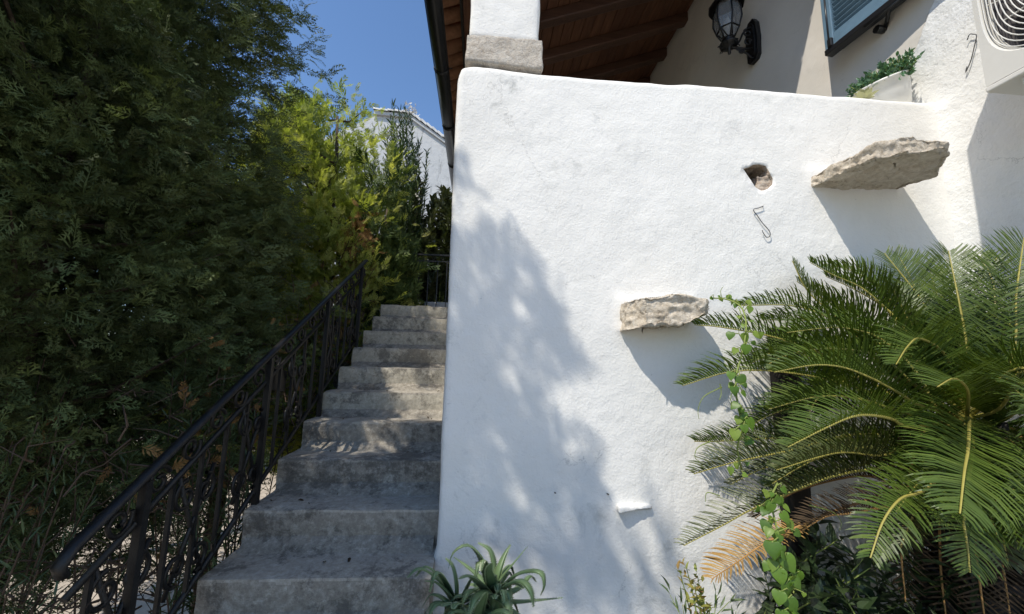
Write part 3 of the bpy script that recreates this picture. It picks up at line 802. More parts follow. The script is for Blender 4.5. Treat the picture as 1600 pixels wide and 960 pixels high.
# ---------------------------------------------------------------- air conditioner
AX, AY1, AZ0, AH, AW = 2.25, 1.447, 2.84, 0.92, 0.86
ac = empty("air_conditioner", (AX+0.2, AY1-AW/2, AZ0), "cream air conditioner unit with round fan grille on the right wall", "air conditioner")
AY0 = AY1-AW; AD = 0.36
bd = MB()
# casing with an opening in its front: side, top, bottom and back panels and a front surround
bd.box((AX+AD/2, AY1-0.012, AZ0+AH/2), (AD-0.004, 0.022, AH-0.006), None, 0.004)
bd.box((AX+AD/2, AY0+0.012, AZ0+AH/2), (AD-0.004, 0.022, AH-0.006), None, 0.004)
bd.box((AX+AD/2, AY1-AW/2, AZ0+AH-0.012), (AD-0.002, AW-0.05, 0.022))
bd.box((AX+AD-0.012, AY1-AW/2, AZ0+AH/2), (0.02, AW-0.05, AH-0.05))
bd.build("casing", M['ac'], ac)
cy, cz = AY1-0.402, AZ0+0.462
def surround():
    n = 64; vs = []; fs = []
    y0, y1, z0, z1 = AY0+0.002, AY1-0.001, AZ0+0.03, AZ0+AH-0.002
    for j in range(n):
        a = 2*math.pi*j/n; c, s = math.cos(a), math.sin(a)
        t_ = min((y1-cy)/c if c > 1e-6 else ((y0-cy)/c if c < -1e-6 else 9), (z1-cz)/s if s > 1e-6 else ((z0-cz)/s if s < -1e-6 else 9))
        vs.append((AX, cy+c*t_, cz+s*t_))
    # true corners
    for yy, zz in ((y0, z0), (y1, z0), (y0, z1), (y1, z1)):
        k = min(range(n), key=lambda i: (vs[i][1]-yy)**2+(vs[i][2]-zz)**2); vs[k] = (AX, yy, zz)
    sq = lambda a, r: (math.copysign(abs(math.cos(a))**0.52, math.cos(a))*r, math.copysign(abs(math.sin(a))**0.52, math.sin(a))*r)
    for x, r in ((AX-0.002, 0.382), (AX+0.012, 0.374), (AX+0.05, 0.368)):
        for j in range(n):
            u, v = sq(2*math.pi*j/n, r); vs.append((x, cy+u, cz+v))
    for k in range(3):
        for j in range(n):
            fs.append((k*n+j, (k+1)*n+j, (k+1)*n+(j+1) % n, k*n+(j+1) % n))
    mb = MB(); mb.add(vs, fs, False); return mb
surround().build("front_panel", M['ac'], ac)
bt = MB(); bt.box((AX+AD/2-0.004, AY1-AW/2, AZ0+0.014), (AD+0.004, AW, 0.026), None, 0.006)
bt.build("base_pan", M['ac'], ac)
for i in range(4): MB().box((AX+0.08, AY1-0.17-0.17*i, AZ0-0.001), (0.05, 0.075, 0.006), None, 0.002).build("base_slot", M['ac_dark'], ac)
first = None
for i in range(25):
    r = 0.044+0.0136*i
    ring = [(AX+0.004+0.00*i, cy+math.copysign(abs(math.cos(a))**(1-0.46*(i/24)**2), math.cos(a))*r, cz+math.copysign(abs(math.sin(a))**(1-0.46*(i/24)**2), math.sin(a))*r) for a in np.linspace(0, 2*math.pi, 57)]
    MB().tube(ring, 0.0025, 5, False).build("grille_ring", M['ac'], ac)
for i in range(18):
    a0 = 2*math.pi*i/18
    pts = []
    for q in np.linspace(0, 1, 10):
        r = 0.05+0.31*q; a = a0+0.55*q; pts.append((AX+0.009, cy+r*math.cos(a), cz+r*math.sin(a)))
    MB().tube(pts, 0.0032, 5, False).build("grille_spoke", M['ac'], ac)
MB().lathe([(0.0, 0), (0.055, 0.0), (0.055, 0.015), (0, 0.016)], (AX+0.006, cy, cz), 20, Matrix.Rotation(math.pi/2, 3, 'Y')).build("grille_hub", M['ac'], ac)
lin = MB(); lin.box((AX+0.27, AY1-AW/2, AZ0+AH/2), (0.02, AW-0.06, AH-0.07))
for y_ in (AY1-0.030, AY0+0.030): lin.box((AX+0.165, y_, AZ0+AH/2), (0.20, 0.008, AH-0.07))
for z_ in (AZ0+0.034, AZ0+AH-0.030): lin.box((AX+0.165, AY1-AW/2, z_), (0.20, AW-0.075, 0.008))
lin.build("condenser", M['ac_dark'], ac)
fan = MB()
fan.lathe([(0.0, 0), (0.07, 0.0), (0.07, 0.10), (0, 0.10)], (AX+0.07, cy, cz), 20, Matrix.Rotation(math.pi/2, 3, 'Y'))
for i in range(3):
    a0 = 2*math.pi*i/3; vs = []; fs = []
    for q in range(7):
        r = 0.06+0.25*q/6
        for w_ in range(5):
            a = a0+(w_/4-0.5)*1.25*(0.55+0.45*q/6)+0.25*q/6
            vs.append((AX+0.10+0.07*(w_/4-0.5), cy+r*math.cos(a), cz+r*math.sin(a)))
    for q in range(6):
        for w_ in range(4): fs.append((q*5+w_, q*5+w_+1, q*5+w_+6, q*5+w_+5))
    fan.add(vs, fs, True)
fan.build("fan_blade", M['ac_dark'], ac)
for dy in (0.12, AW-0.12):
    b = MB(); b.box((AX+AD/2+0.10, AY0+dy, AZ0-0.018), (AD+0.16, 0.035, 0.03), None, 0.003)
    b.box((XW-0.016, AY0+dy, AZ0-0.16), (0.03, 0.04, 0.30), None, 0.003).build("wall_bracket", M['ac'], ac)

# ---------------------------------------------------------------- flower pot, its plant and the little succulent
PZ = 3.235
tilt = Matrix.Rotation(math.radians(-20), 3, 'Y') @ Matrix.Rotation(math.radians(8), 3, 'X')
pc = Vector((2.62, 2.16, PZ+0.03))
pot = MB().lathe([(r_*0.76, z_*0.92) for r_, z_ in ((0.0, 0.0), (0.12, 0.0), (0.145, 0.012), (0.165, 0.12), (0.172, 0.20), (0.182, 0.205), (0.183, 0.217), (0.172, 0.22), (0.166, 0.205), (0.158, 0.12), (0.0, 0.11))], pc, 32, tilt)
pot_o = pot.build("flower_pot", M['enamel'], None, pc); tag(pot_o, "tilted white enamel pot on top of the garden wall by the corner", "pot")
for sgn in (-1, 1):
    hp = [tilt @ Vector((sgn*(0.127+0.040*math.sin(a)), 0.04*math.cos(a), 0.12+0.01*math.sin(a)))+pc for a in np.linspace(0, math.pi, 12)]
    MB().tube(hp, 0.007, 6).build("handle", M['enamel'], pot_o)

# ---------------------------------------------------------------- foliage tools
def kite(a, b, w):
    a = np.array(a, float); b = np.array(b, float); d = b-a; s = np.array([-d[1], d[0], 0]); s = s/max(1e-9, np.linalg.norm(s))*w
    m_ = a+d*0.45
    return [a, m_+s, b, m_-s]
def spray(seed, sub=True, pairs=8, w=0.016, reach=0.42):
    """one flat cypress spray of unit length along +X"""
    r = random.Random(seed); V = []
    V.append(kite((0, 0, 0), (1, 0, 0), w*0.8))
    for i in range(pairs):
        t_ = 0.12+0.86*i/pairs
        for sg in (-1, 1):
            L = reach*(1-t_)**0.6*r.uniform(.75, 1.15)+0.05; an = sg*math.radians(r.uniform(32, 52))
            a = (t_+r.uniform(-.03, .03), 0, 0); b = (a[0]+L*math.cos(an), L*math.sin(an), 0)
            V.append(kite(a, b, w))
            if sub:
                for q in ((0.5,) if sub == 3 else (0.38, 0.72) if sub == 2 else (0.3, 0.55, 0.8)):
                    for s2 in (-1, 1):
                        L2 = L*0.42*(1.15-q)+0.02; a2 = an+s2*math.radians(r.uniform(30, 48))
                        p = (a[0]+q*L*math.cos(an), q*L*math.sin(an), 0)
                        V.append(kite(p, (p[0]+L2*math.cos(a2), p[1]+L2*math.sin(a2), 0), w*0.9))
    V = np.array(V).reshape(-1, 3)
    V[:, 2] = -0.22*V[:, 0]**2 + 0.10*np.abs(V[:, 1]) + 0.05*np.sin(9*V[:, 0]+seed) + 0.03*np.sin(14*V[:, 1])
    F = np.arange(len(V)).reshape(-1, 4)
    return V, F
def leafblade(L=1.0, w=0.12, fold=0.25, droop=0.2):
    V = np.array([(0, 0, 0), (0.35, w, fold*w), (0.35, 0, 0), (0.35, -w, fold*w), (0.7, w*0.75, fold*w*.8-droop*.3), (0.7, 0, -droop*.3), (0.7, -w*0.75, fold*w*.8-droop*.3), (1, 0, -droop*.75)], float)*L
    F = np.array([(0, 2, 1, 1), (0, 3, 2, 2), (1, 2, 5, 4), (2, 3, 6, 5), (4, 5, 7, 7), (5, 6, 7, 7)])
    return V, F
def frames(d, rnd=None, up=None):
    d = unit(d); n = len(d)
    a = up if up is not None else rng.normal(size=(n, 3))
    nn = unit(a-d*np.sum(a*d, 1, keepdims=True)); b = np.cross(nn, d)
    return np.stack([d, b, nn], 2)
def scatter(tmpl, pos, R, sc, tint):
    """many copies of leaf templates as one vertex soup"""
    VV, FF, TT = [], [], []; off = 0
    n = len(pos); which = rng.integers(0, len(tmpl), n)
    for k, (V, F) in enumerate(tmpl):
        i = np.where(which == k)[0]
        if not len(i): continue
        X = np.einsum('nij,vj->nvi', R[i], V)*sc[i][:, None, None]+pos[i][:, None, :]
        VV.append(X.reshape(-1, 3)); m_ = len(V)
        FF.append((F[None]+(np.arange(len(i))*m_)[:, None, None]+off).reshape(-1, F.shape[1])); off += m_*len(i)
        TT.append(np.repeat(tint[i], m_))
    return np.concatenate(VV), np.concatenate(FF), np.concatenate(TT)
def foliage(name, tmpl, pos, R, sc, tint, mat, parent, kind='stuff', org=None):
    V, F, T = scatter(tmpl, pos, R, sc, tint)
    w = Vector(org) if org is not None else origin(parent)
    if F.shape[1] == 4:
        tri = F[:, 2] == F[:, 3]; polys = [F[~tri], F[tri][:, :3]]
    else: polys = [F]
    me = np_mesh(name, V-np.array(w), polys, mat, smooth=False, tint=T)
    o = link(name, me, parent, w)
    if kind: o['kind'] = kind
    return o
SPRAY = [spray(i, 3, 7, 0.021, 0.38) for i in range(5)]
SPRAY_L = [spray(i+20, False, 9, 0.030, 0.45) for i in range(4)]
SPRAY_M = [spray(i+40, False, 11, 0.028, 0.36) for i in range(5)]

SD = np.array([0.545, 0.487, -1.0])
FLECK = [at(x, y, 1, Y) for x, y, Y in [(185, 75, 1.75), (150, 115, 1.7), (165, 95, 1.7), (215, 165, 1.8), (240, 60, 1.9), (330, 40, 2.1), (345, 160, 2.1), (20, 600, 1.6), (40, 700, 1.6), (110, 250, 1.75)]]
def keep(pos, golden=False, thin=False):
    """where the crowns let the sun through: the wall, the upper steps, the golden cypress and a few flecks"""
    n = len(pos); ok = np.ones(n, bool); r = rng.random(n)
    s = (2.0-pos[:, 1])/SD[1]; X = pos[:, 0]+s*SD[0]; Z = pos[:, 2]+s*SD[2]
    ok &= ~((s > 0) & (X > -0.22) & (X < 3) & (Z > 0.0) & (Z < 5.6))
    # the slope of the steps
    k = RISE/TREAD; s = (pos[:, 2]-Z0-k*(pos[:, 1]-Y0))/(1.0+k*SD[1]); X = pos[:, 0]+s*SD[0]; Y = pos[:, 1]+s*SD[1]; st_ = (Y-Y0)/TREAD
    d = vnoise(np.stack([X, Y*1.0, 0*X], 1), 5.5, 3)
    on = (s > 0.3) & (X > -1.2) & (X < 0.0)
    ok &= ~(on & (st_ > 5.6) & ((vnoise(pos, 3.2, 8) > 0.22) if thin else (r > 0.10)))
    ok &= ~(on & (st_ > 3.4) & (st_ <= 5.6) & (d+0.45*(X+.6) > -0.40))
    ok &= ~(on & (st_ > 1.8) & (st_ <= 3.4) & (d > 0.16))
    if not golden:
        s = (4.6-pos[:, 1])/SD[1]; X = pos[:, 0]+s*SD[0]; Z = pos[:, 2]+s*SD[2]
        ok &= ~((s > 0.7) & (X > -2.7) & (X < -1.0) & (Z > 2.3-0.3*vnoise(pos, 2, 5)) & (Z < 6.5) & (r > 0.06))
    for f in FLECK:
        q = pos-f; s = -(q@SD)/(SD@SD); dd = q+s[:, None]*SD
        ok &= ~((s > 0.35) & (np.linalg.norm(dd, axis=1) < 0.16))
    return ok
def conifer(name, base, prof, n, size, tmpl, mat, label, n_cl, lean=(0, 0), group=None, seed=1, ang=None, up=0.35, trunk=0.10, csig=0.20, inner=0.15, core=1200, boughs=None):
    global rng
    rng = np.random.default_rng(seed)
    t_ = empty(name, base, label, "tree", group)
    zs = np.array([p[0] for p in prof]); rs = np.array([p[1] for p in prof])
    ztop = zs[-1]
    def axis(z): u = (z-base[2])/(ztop-base[2]); return np.stack([base[0]+lean[0]*u, base[1]+lean[1]*u], -1)
    # cluster centres: the ends of the boughs
    w = np.interp(np.linspace(zs[0], ztop, 200), zs, rs)+0.15; cdf = np.cumsum(w)/w.sum()
    cz = np.interp(rng.random(n_cl), cdf, np.linspace(zs[0], ztop, 200))
    ca = rng.random(n_cl)*2*np.pi if ang is None else ang[0]+(rng.random(n_cl)-.5)*2*ang[1]
    rr = np.interp(cz, zs, rs)*rng.uniform(0.72, 1.06, n_cl)
    ax = axis(cz)
    C = np.stack([ax[:, 0]+rr*np.cos(ca), ax[:, 1]+rr*np.sin(ca), cz], 1)
    O = np.stack([np.cos(ca), np.sin(ca), np.full(n_cl, up)+0.6*(cz-zs[0])/(ztop-zs[0])*up*2], 1); O = unit(O)
    ct = rng.normal(0, 0.16, n_cl)
    k = rng.integers(0, n_cl, n)
    pos = C[k]+rng.normal(0, csig, (n, 3))*np.array([1, 1, 0.8])-O[k]*np.abs(rng.normal(0, csig*.8, n))[:, None]
    d = O[k]+rng.normal(0, 0.42, (n, 3))
    ni = int(n*inner)
    pos[:ni, :2] = axis(pos[:ni, 2])+(pos[:ni, :2]-axis(pos[:ni, 2]))*rng.uniform(0.4, 0.75, ni)[:, None]
    kp = keep(pos, mat in (M['gold'], M['green']), tmpl is SPRAY); pos = pos[kp]; d = d[kp]; k = k[kp]; n = len(pos)
    if boughs is not None:
        bp, bdir = boughs; pos = np.concatenate([pos, bp]); d = np.concatenate([d, bdir]); k = np.concatenate([k, rng.integers(0, n_cl, len(bp))]); n = len(pos)
    sc = size*rng.uniform(0.6, 1.25, n)
    if boughs is not None: sc[-len(bp):] *= 0.62
    upv = rng.normal(size=(n, 3))*0.8+np.array([0, 0, 0.5])
    foliage("crown", tmpl, pos, frames(d, None, upv), sc, np.clip(0.5+ct[k]+rng.normal(0, 0.2, n), 0, 1), mat, t_)
    if core:
        q = rng.integers(0, n_cl, core); pin = C[q].copy(); pin[:, :2] = axis(pin[:, 2])+(pin[:, :2]-axis(pin[:, 2]))*rng.uniform(0.15, 0.8, core)[:, None]
        pin = pin+rng.normal(0, .1, (core, 3)); kq = keep(pin, mat in (M['gold'], M['green']), tmpl is SPRAY); pin = pin[kq]; q = q[kq]; core = len(pin)
        foliage("inner_foliage", SPRAY if tmpl is SPRAY else SPRAY_L, pin, frames(O[q]+rng.normal(0, .6, (core, 3))), (.19 if tmpl is SPRAY else max(.3, size*1.5))*rng.uniform(.7, 1.3, core), np.clip(rng.normal(.4, .2, core), 0, 1), mat, t_)
    # trunk and boughs
    tb = MB(); az = np.linspace(base[2], ztop*0.93, 9)
    tb.tube([(axis(z)[0]+0.03*math.sin(z*2), axis(z)[1]+0.03*math.cos(z*1.7), z) for z in az], list(np.linspace(trunk, 0.015, 9)), 9)
    if boughs is not None:
        for i in range(0, len(boughs[0]), 9):
            e = boughs[0][i]; zb_ = e[2]-0.55*np.hypot(*(e[:2]-np.array(base[:2]))); a0 = axis(np.array(zb_))
            tb.tube([(a0[0], a0[1], zb_), (e+np.array([a0[0], a0[1], zb_]))/2+np.array([0, 0, -.1]), e], [0.024, 0.013, 0.003], 5, False)
    tb.build("trunk", M['bark'], t_)
    lb_ = MB()
    for i in range(min(n_cl, 90)):
        if not keep(np.array([C[i]]), True)[0]: continue
        e = C[i]-O[i]*0.05; zb_ = max(base[2]+0.3, e[2]-0.35*rr[i]-0.1); a0 = axis(np.array(zb_))
        mid = (np.array([a0[0], a0[1], zb_])+e)/2+np.array([0, 0, -0.08])
        lb_.tube([(a0[0], a0[1], zb_), mid, e], [0.022, 0.014, 0.004], 4, False)
    lb_.build("limb", M['bark'], t_)['kind'] = 'stuff'
    return t_

GZ = -1.6
BOUGHS = None
conifer("cypress_tree", (-2.78, 2.65, GZ), [(0.30, 0.75), (1.0, 1.22), (2.0, 1.30), (3.4, 1.28), (4.3, 1.15), (4.8, 0.92), (5.15, 0.35)], 18500, 0.155, SPRAY, M['cypress'],
        "dense dark green cypress filling the left side above the iron handrail", 470, seed=3, csig=0.14, up=0.1, core=5500)
def sunward(px, py, s): return at(px, py, 1, 2.0)-s*SD
def make_boughs():
    """upright shoots of the nearest cypress, whose shadows fall on the wall"""
    P, D = [], []; r = np.random.default_rng(31)
    runs = [((735, 590), (768, 372), 9), ((750, 600), (790, 400), 10), ((765, 590), (816, 388), 9), ((780, 600), (850, 432), 12), ((800, 590), (884, 458), 12), ((800, 600), (880, 540), 9), ((710, 620), (735, 470), 10), ((700, 520), (728, 380), 6), ((722, 380), (716, 250), 7), ((730, 330), (724, 240), 4),
            ((720, 720), (800, 640), 12), ((720, 750), (860, 700), 12), ((760, 740), (920, 735), 10), ((790, 730), (890, 680), 8), ((700, 700), (700, 560), 9), ((740, 700), (770, 580), 12), ((780, 690), (830, 600), 9), ((705, 780), (720, 700), 7), ((740, 800), (760, 740), 6),
            ((865, 960), (850, 780), 9), ((885, 980), (880, 800), 8), ((905, 990), (908, 760), 12), ((930, 990), (925, 800), 11), ((960, 990), (935, 770), 10), ((900, 990), (890, 880), 8), ((975, 990), (960, 880), 6), ((1030, 980), (1010, 862), 5), ((1058, 980), (1052, 830), 5), ((1000, 990), (985, 930), 4),
            ((700, 990), (690, 860), 6), ((735, 990), (720, 900), 5), ((830, 990), (820, 900), 5)]
    for a, b, n in runs:
        s0 = r.uniform(2.9, 3.5) if b[1] < 745 else r.uniform(4.6, 5.4)
        p0 = sunward(*a, s0); p1 = sunward(*b, s0+r.uniform(-.15, .15)); ax = p1-p0
        for i in range(int(n*2.1)):
            u = r.random()**0.85; w = 0.048*(1-u)+0.008
            P.append(p0+ax*u*0.9+r.normal(0, w, 3)*np.array([1, 1, .8])); D.append(unit(ax)+r.normal(0, .28, 3))
    return np.array(P), np.array(D)
conifer("cypress_tree", (-2.9, 0.35, GZ), [(0.2, 0.7), (2.0, 1.0), (4.3, 1.0), (5.2, 0.85), (5.7, 0.6), (6.1, 0.3), (6.3, 0.05)], 5500, 0.24, SPRAY_L, M['cypress'],
        "tall dark cypress nearest to the viewer at the left edge", 190, seed=4, csig=0.15, boughs=make_boughs())
conifer("cypress_tree", (-4.75, 1.5, GZ), [(0.3, 1.2), (2.5, 1.6), (5.0, 1.6), (6.5, 1.2), (8.0, 0.3)], 5000, 0.34, SPRAY_L, M['cypress'],
        "tall dark cypress standing behind the others on the far left", 170, seed=5, csig=0.26)
conifer("cypress_tree", (-4.9, 4.3, GZ), [(0.2, 0.8), (1.3, 1.2), (4.0, 1.3), (5.2, 0.8), (5.8, 0.1)], 4000, 0.34, SPRAY_L, M['cypress'],
        "dark cypress farther back, seen only through gaps in the nearer crowns", 130, seed=9, csig=0.26)
conifer("cypress_tree", (-6.3, 6.6, GZ), [(2.8, 0.8), (4.0, 1.4), (7.0, 1.4), (8.6, 0.8), (9.6, 0.1)], 3000, 0.38, SPRAY_L, M['cypress'],
        "tallest and farthest dark cypress, only its top showing behind the left crowns", 130, seed=10, csig=0.28, core=700)
conifer("golden_cypress", (-2.02, 5.05, GZ), [(0.6, 0.8), (1.6, 0.92), (3.6, 0.95), (4.3, 0.88), (4.8, 0.62), (5.2, 0.10)], 16000, 0.165, SPRAY_M, M['gold'],
        "sunlit yellow green cypress behind the upper handrail", 400, seed=6, csig=0.12, up=0.7)
conifer("golden_cypress", (-2.75, 4.65, GZ), [(0.9, 0.6), (1.3, 0.75), (2.4, 0.75), (3.1, 0.5), (3.5, 0.1)], 4200, 0.15, SPRAY_M, M['gold'],
        "lower golden green cypress half hidden between the dark cypress and the handrail", 150, seed=12, csig=0.12, up=0.7)
conifer("slim_cypress", (-1.3, 5.0, GZ), [(1.7, 0.20), (2.4, 0.24), (3.2, 0.22), (3.7, 0.15), (4.0, 0.03)], 3000, 0.15, SPRAY_M, M['green'],
        "slim green cypress leaning over the top of the steps", 110, seed=8, csig=0.10, up=0.9, trunk=0.06)

rng = np.random.default_rng(61)
n = 3600; pos = np.stack([rng.uniform(-17, -4.6, n), rng.uniform(12.0, 12.9, n), rng.uniform(-1.6, 2.3, n)], 1); pos[:, 2] *= 1-.12*vnoise(pos, .8, 4)
hd_ = foliage("far_hedge", SPRAY_L, pos, frames(rng.normal(0, .6, (n, 3))+np.array([.3, -.6, .5])), rng.uniform(.4, .75, n), rng.random(n), M['green'], None, 'stuff', (-10, 12.4, GZ)); tag(hd_, "dark clipped hedge far off below the trees on the left", "hedge")
# dry bough on the golden cypress
def dry_bough(parent, c, n, size, sig, name="dry_bough"):
    pos = np.array(c)+rng.normal(0, 1, (n, 3))*np.array(sig)
    d = rng.normal(0, .6, (n, 3))+np.array([0.5, -0.5, -0.1])
    o = foliage(name, SPRAY_M, pos, frames(d), size*rng.uniform(.6, 1.2, n), rng.random(n), M['dry'], parent, 'stuff')
    o['label'] = "dry brown dead bough"
gold = bpy.data.objects["golden_cypress"]
dry_bough(gold, at(553, 385, 1, 4.55), 110, 0.15, (0.10, 0.12, 0.16))
dry_bough(gold, at(450, 350, 1, 4.5), 60, 0.15, (0.12, 0.12, 0.15))

# ---------------------------------------------------------------- leafy shrubs made of stems
LEAF_LONG = [leafblade(1, 0.075, 0.3, 0.25), leafblade(1, 0.09, 0.2, 0.45)]
LEAF_WIDE = [leafblade(1, 0.19, 0.35, 0.3), leafblade(1, 0.22, 0.25, 0.5)]
LEAF_NEEDLE = [leafblade(1, 0.05, 0.2, 0.15), leafblade(1, 0.06, 0.2, 0.35)]
def stems_shrub(name, base, tips, label, cat, leaf, mat, size, gap, whorl, angle, seed, group=None, bend=0.12, start=0.25, stem_r=0.009, base_sig=0.06, stem_mat='vine_stem'):
    global rng
    rng = np.random.default_rng(seed)
    t_ = empty(name, base, label, cat, group); st = MB(); P, D, SC, T = [], [], [], []
    for tip in tips:
        b = np.array(base)+rng.normal(0, base_sig, 3)*np.array([1, 1, 0]); tip = np.array(tip)
        mid = (b+tip)/2+rng.normal(0, bend, 3)
        L = np.linalg.norm(tip-b); c = cat_rom([b, mid, tip], max(8, int(L/gap)+2))
        st.tube(c[::max(1, len(c)//10)].tolist()+[c[-1]], list(np.linspace(stem_r, stem_r*.3, len(c[::max(1, len(c)//10)])+1)), 5, False)
        tone = rng.normal(0, .12)
        for i in range(int(len(c)*start), len(c)):
            T_ = unit(c[min(i+1, len(c)-1)]-c[max(i-1, 0)])
            a0 = rng.random()*6.28; u = unit(np.cross(T_, rng.normal(size=3))); v = np.cross(T_, u)
            for q in range(whorl):
                a = a0+2*np.pi*q/whorl; th = np.radians(angle*rng.uniform(.7, 1.25)*(1-0.45*(i/len(c))**4))
                P.append(c[i]+rng.normal(0, .006, 3)); D.append(math.cos(th)*T_+math.sin(th)*(math.cos(a)*u+math.sin(a)*v))
                SC.append(size*rng.uniform(.7, 1.2)); T.append(np.clip(.5+tone+rng.normal(0, .18), 0, 1))
    P, D = np.array(P), np.array(D)
    up = np.array([0, 0, 1.0])+rng.normal(0, .35, (len(P), 3))
    foliage("foliage", leaf, P, frames(D, None, up), np.array(SC), np.array(T), mat, t_)
    st.build("stem", M[stem_mat], t_)['kind'] = 'stuff'
    return t_
r2 = random.Random(5)
LZ = Z0+9*RISE
# oleander by the landing, with white flowers at its top
tips = [at(x, y, 1, 6.3+r2.uniform(-.3, .3)) for x, y in [(634, 175), (642, 185), (615, 168), (655, 225), (628, 215), (612, 205), (645, 250), (620, 260), (650, 300), (630, 300), (610, 330), (640, 340), (655, 345), (622, 380), (645, 390), (632, 420), (652, 430), (600, 300), (618, 440), (606, 250)]]
tips += [np.array(t_)+np.array([r2.gauss(-.02, .10), r2.gauss(0, .15), r2.uniform(-.9, -.03)]) for t_ in tips for _ in range(4)]
ol = stems_shrub("oleander", (-1.25, 6.35, LZ-0.5), tips, "upright oleander with long leaves and a white flower at its top", "shrub", LEAF_LONG, M['oleander'], 0.135, 0.055, 3, 38, 21, bend=0.07, start=0.3, base_sig=0.15)
PET = [leafblade(1, 0.30, 0.2, -0.3)]
def flowers(parent, centres, size, n, mat=None):
    P, D = [], []
    for c in centres:
        for k in range(n):
            P.append(np.array(c)+rng.normal(0, size*.8, 3)); D.append(rng.normal(size=3)+np.array([0, -.4, .5]))
    P = np.array(P); D = np.array(D)
    foliage("blossom", PET, P, frames(D), np.full(len(P), size), rng.random(len(P)), mat or M['flower'], parent)
flowers(ol, [at(641, 168, 1, 6.25), at(645, 174, 1, 6.2), at(638, 173, 1, 6.25)], 0.055, 14)
flowers(ol, [at(651, 310, 1, 6.0)], 0.045, 5)
tips = [(-0.75+r2.uniform(-.42, .62), 6.5+r2.uniform(-.45, .4), z) for z in [2.5, 2.6, 2.7, 2.8, 2.9, 3.0, 3.1, 3.2, 3.3, 3.4, 3.5, 3.6, 3.7, 3.8, 3.9, 4.0, 4.1, 4.2, 4.3, 4.4, 4.45, 4.5, 4.55, 4.6, 4.62, 3.0, 3.3, 3.6, 4.0, 4.3, 2.7, 2.9, 3.4, 3.8, 4.15, 4.5, 4.4]]
tips += [(x+r2.gauss(0, .15), y+r2.gauss(0, .1)-.1, z+r2.uniform(-.25, .1)) for x, y, z in tips]
stems_shrub("evergreen_shrub", (-0.7, 6.6, LZ-0.2), tips, "bushy olive green shrub behind the iron fence on the landing", "shrub", LEAF_WIDE, M['shrub'], 0.15, 0.05, 3, 55, 22, bend=0.14, start=0.35, base_sig=0.2)
# narrow leaved shrubs under the handrail
tips = [at(x, y, 1, Y) for x, y, Y in [(20, 690, 1.75), (60, 660, 1.7), (95, 640, 1.9), (45, 770, 1.55), (110, 590, 2.2), (85, 730, 1.75), (15, 600, 2.0), (130, 660, 2.0), (40, 840, 1.45), (70, 560, 2.1), (100, 760, 1.6), (20, 860, 1.5), (60, 890, 1.5), (110, 850, 1.6), (10, 930, 1.45), (90, 930, 1.5), (130, 800, 1.7), (50, 950, 1.4), (120, 720, 1.9), (150, 760, 1.8), (10, 780, 1.6)]]
stems_shrub("narrow_leaf_shrub", (-2.3, 2.0, GZ), tips, "narrow leaved shrub at the lower left end of the handrail", "shrub", LEAF_NEEDLE, M['oleander'], 0.055, 0.03, 3, 60, 23, "narrow leaved shrubs under the cypresses", 0.10, 0.55, 0.008, 0.1, 'twig')
tips = [at(x, y, 1, Y) for x, y, Y in [(290, 560, 2.5), (320, 545, 2.6), (270, 590, 2.4), (350, 600, 2.5), (300, 620, 2.35), (360, 670, 2.3), (345, 520, 2.7), (400, 640, 2.5), (390, 720, 2.2), (330, 660, 2.3), (420, 560, 2.8), (250, 760, 2.1), (300, 740, 2.2), (350, 790, 2.1), (280, 850, 1.9), (330, 850, 1.9), (380, 760, 2.3), (240, 700, 2.2), (360, 830, 2.1), (310, 800, 2.0), (260, 920, 1.8), (200, 720, 2.2), (400, 720, 2.4)]]
stems_shrub("narrow_leaf_shrub", (-1.65, 2.7, GZ), tips, "narrow leaved shrub poking through the middle of the handrail", "shrub", LEAF_NEEDLE, M['oleander'], 0.080, 0.03, 3, 62, 24, "narrow leaved shrubs under the cypresses", 0.10, 0.6, 0.008, 0.1, 'twig')
tips = [at(x, y, 1, Y) for x, y, Y in [(440, 470, 3.3), (470, 450, 3.5), (430, 510, 3.1), (480, 500, 3.3), (500, 470, 3.6), (460, 540, 3.1), (530, 450, 3.8), (410, 480, 3.2), (520, 520, 3.5), (490, 560, 3.2)]]
stems_shrub("narrow_leaf_shrub", (-1.7, 3.6, GZ), tips, "narrow leaved shrub behind the upper half of the handrail", "shrub", LEAF_NEEDLE, M['green'], 0.075, 0.028, 3, 60, 25, "narrow leaved shrubs under the cypresses", 0.10, 0.55, 0.008, 0.1, 'twig')

# tangle of dead twigs and dry leaves under the cypresses
tw = MB()
for i in range(400):
    y = r2.uniform(1.15, 4.4); x = -1.22-abs(r2.gauss(0, .45)); z = 0.45+0.5*(y-1.2)+r2.gauss(0, .28)
    a = Vector((x, y, z)); d = Vector((r2.gauss(0, 1), r2.gauss(0, 1), r2.gauss(0.1, .8))).normalized()*r2.uniform(.08, .28)
    j_ = lambda: Vector((r2.uniform(-.05, .05), r2.uniform(-.05, .05), r2.uniform(-.05, .05)))
    b_ = a+d*.35+j_()*.6; c_ = a+d*.7+j_(); e_ = a+d+j_()*1.5
    tw.tube([a, b_, c_, e_], [0.0045, 0.0035, 0.0025, 0.001], 4, False); tw.tube([b_, b_+(c_-a).cross(Vector((.3, .5, .8)))*.5+j_()], [0.0025, 0.001], 3, False)
twigs = tw.build("dead_twigs", M['twig'], None, (-1.5, 2.5, GZ)); tag(twigs, "tangle of bare dead twigs under the trees behind the handrail", "twigs", None, 'stuff')
n = 130
pos = np.stack([-1.2-np.abs(rng.normal(0, .3, n)), rng.uniform(1.7, 4.2, n), np.zeros(n)], 1); pos[:, 2] = 0.75+0.52*(pos[:, 1]-1.4)+rng.normal(0, .22, n)
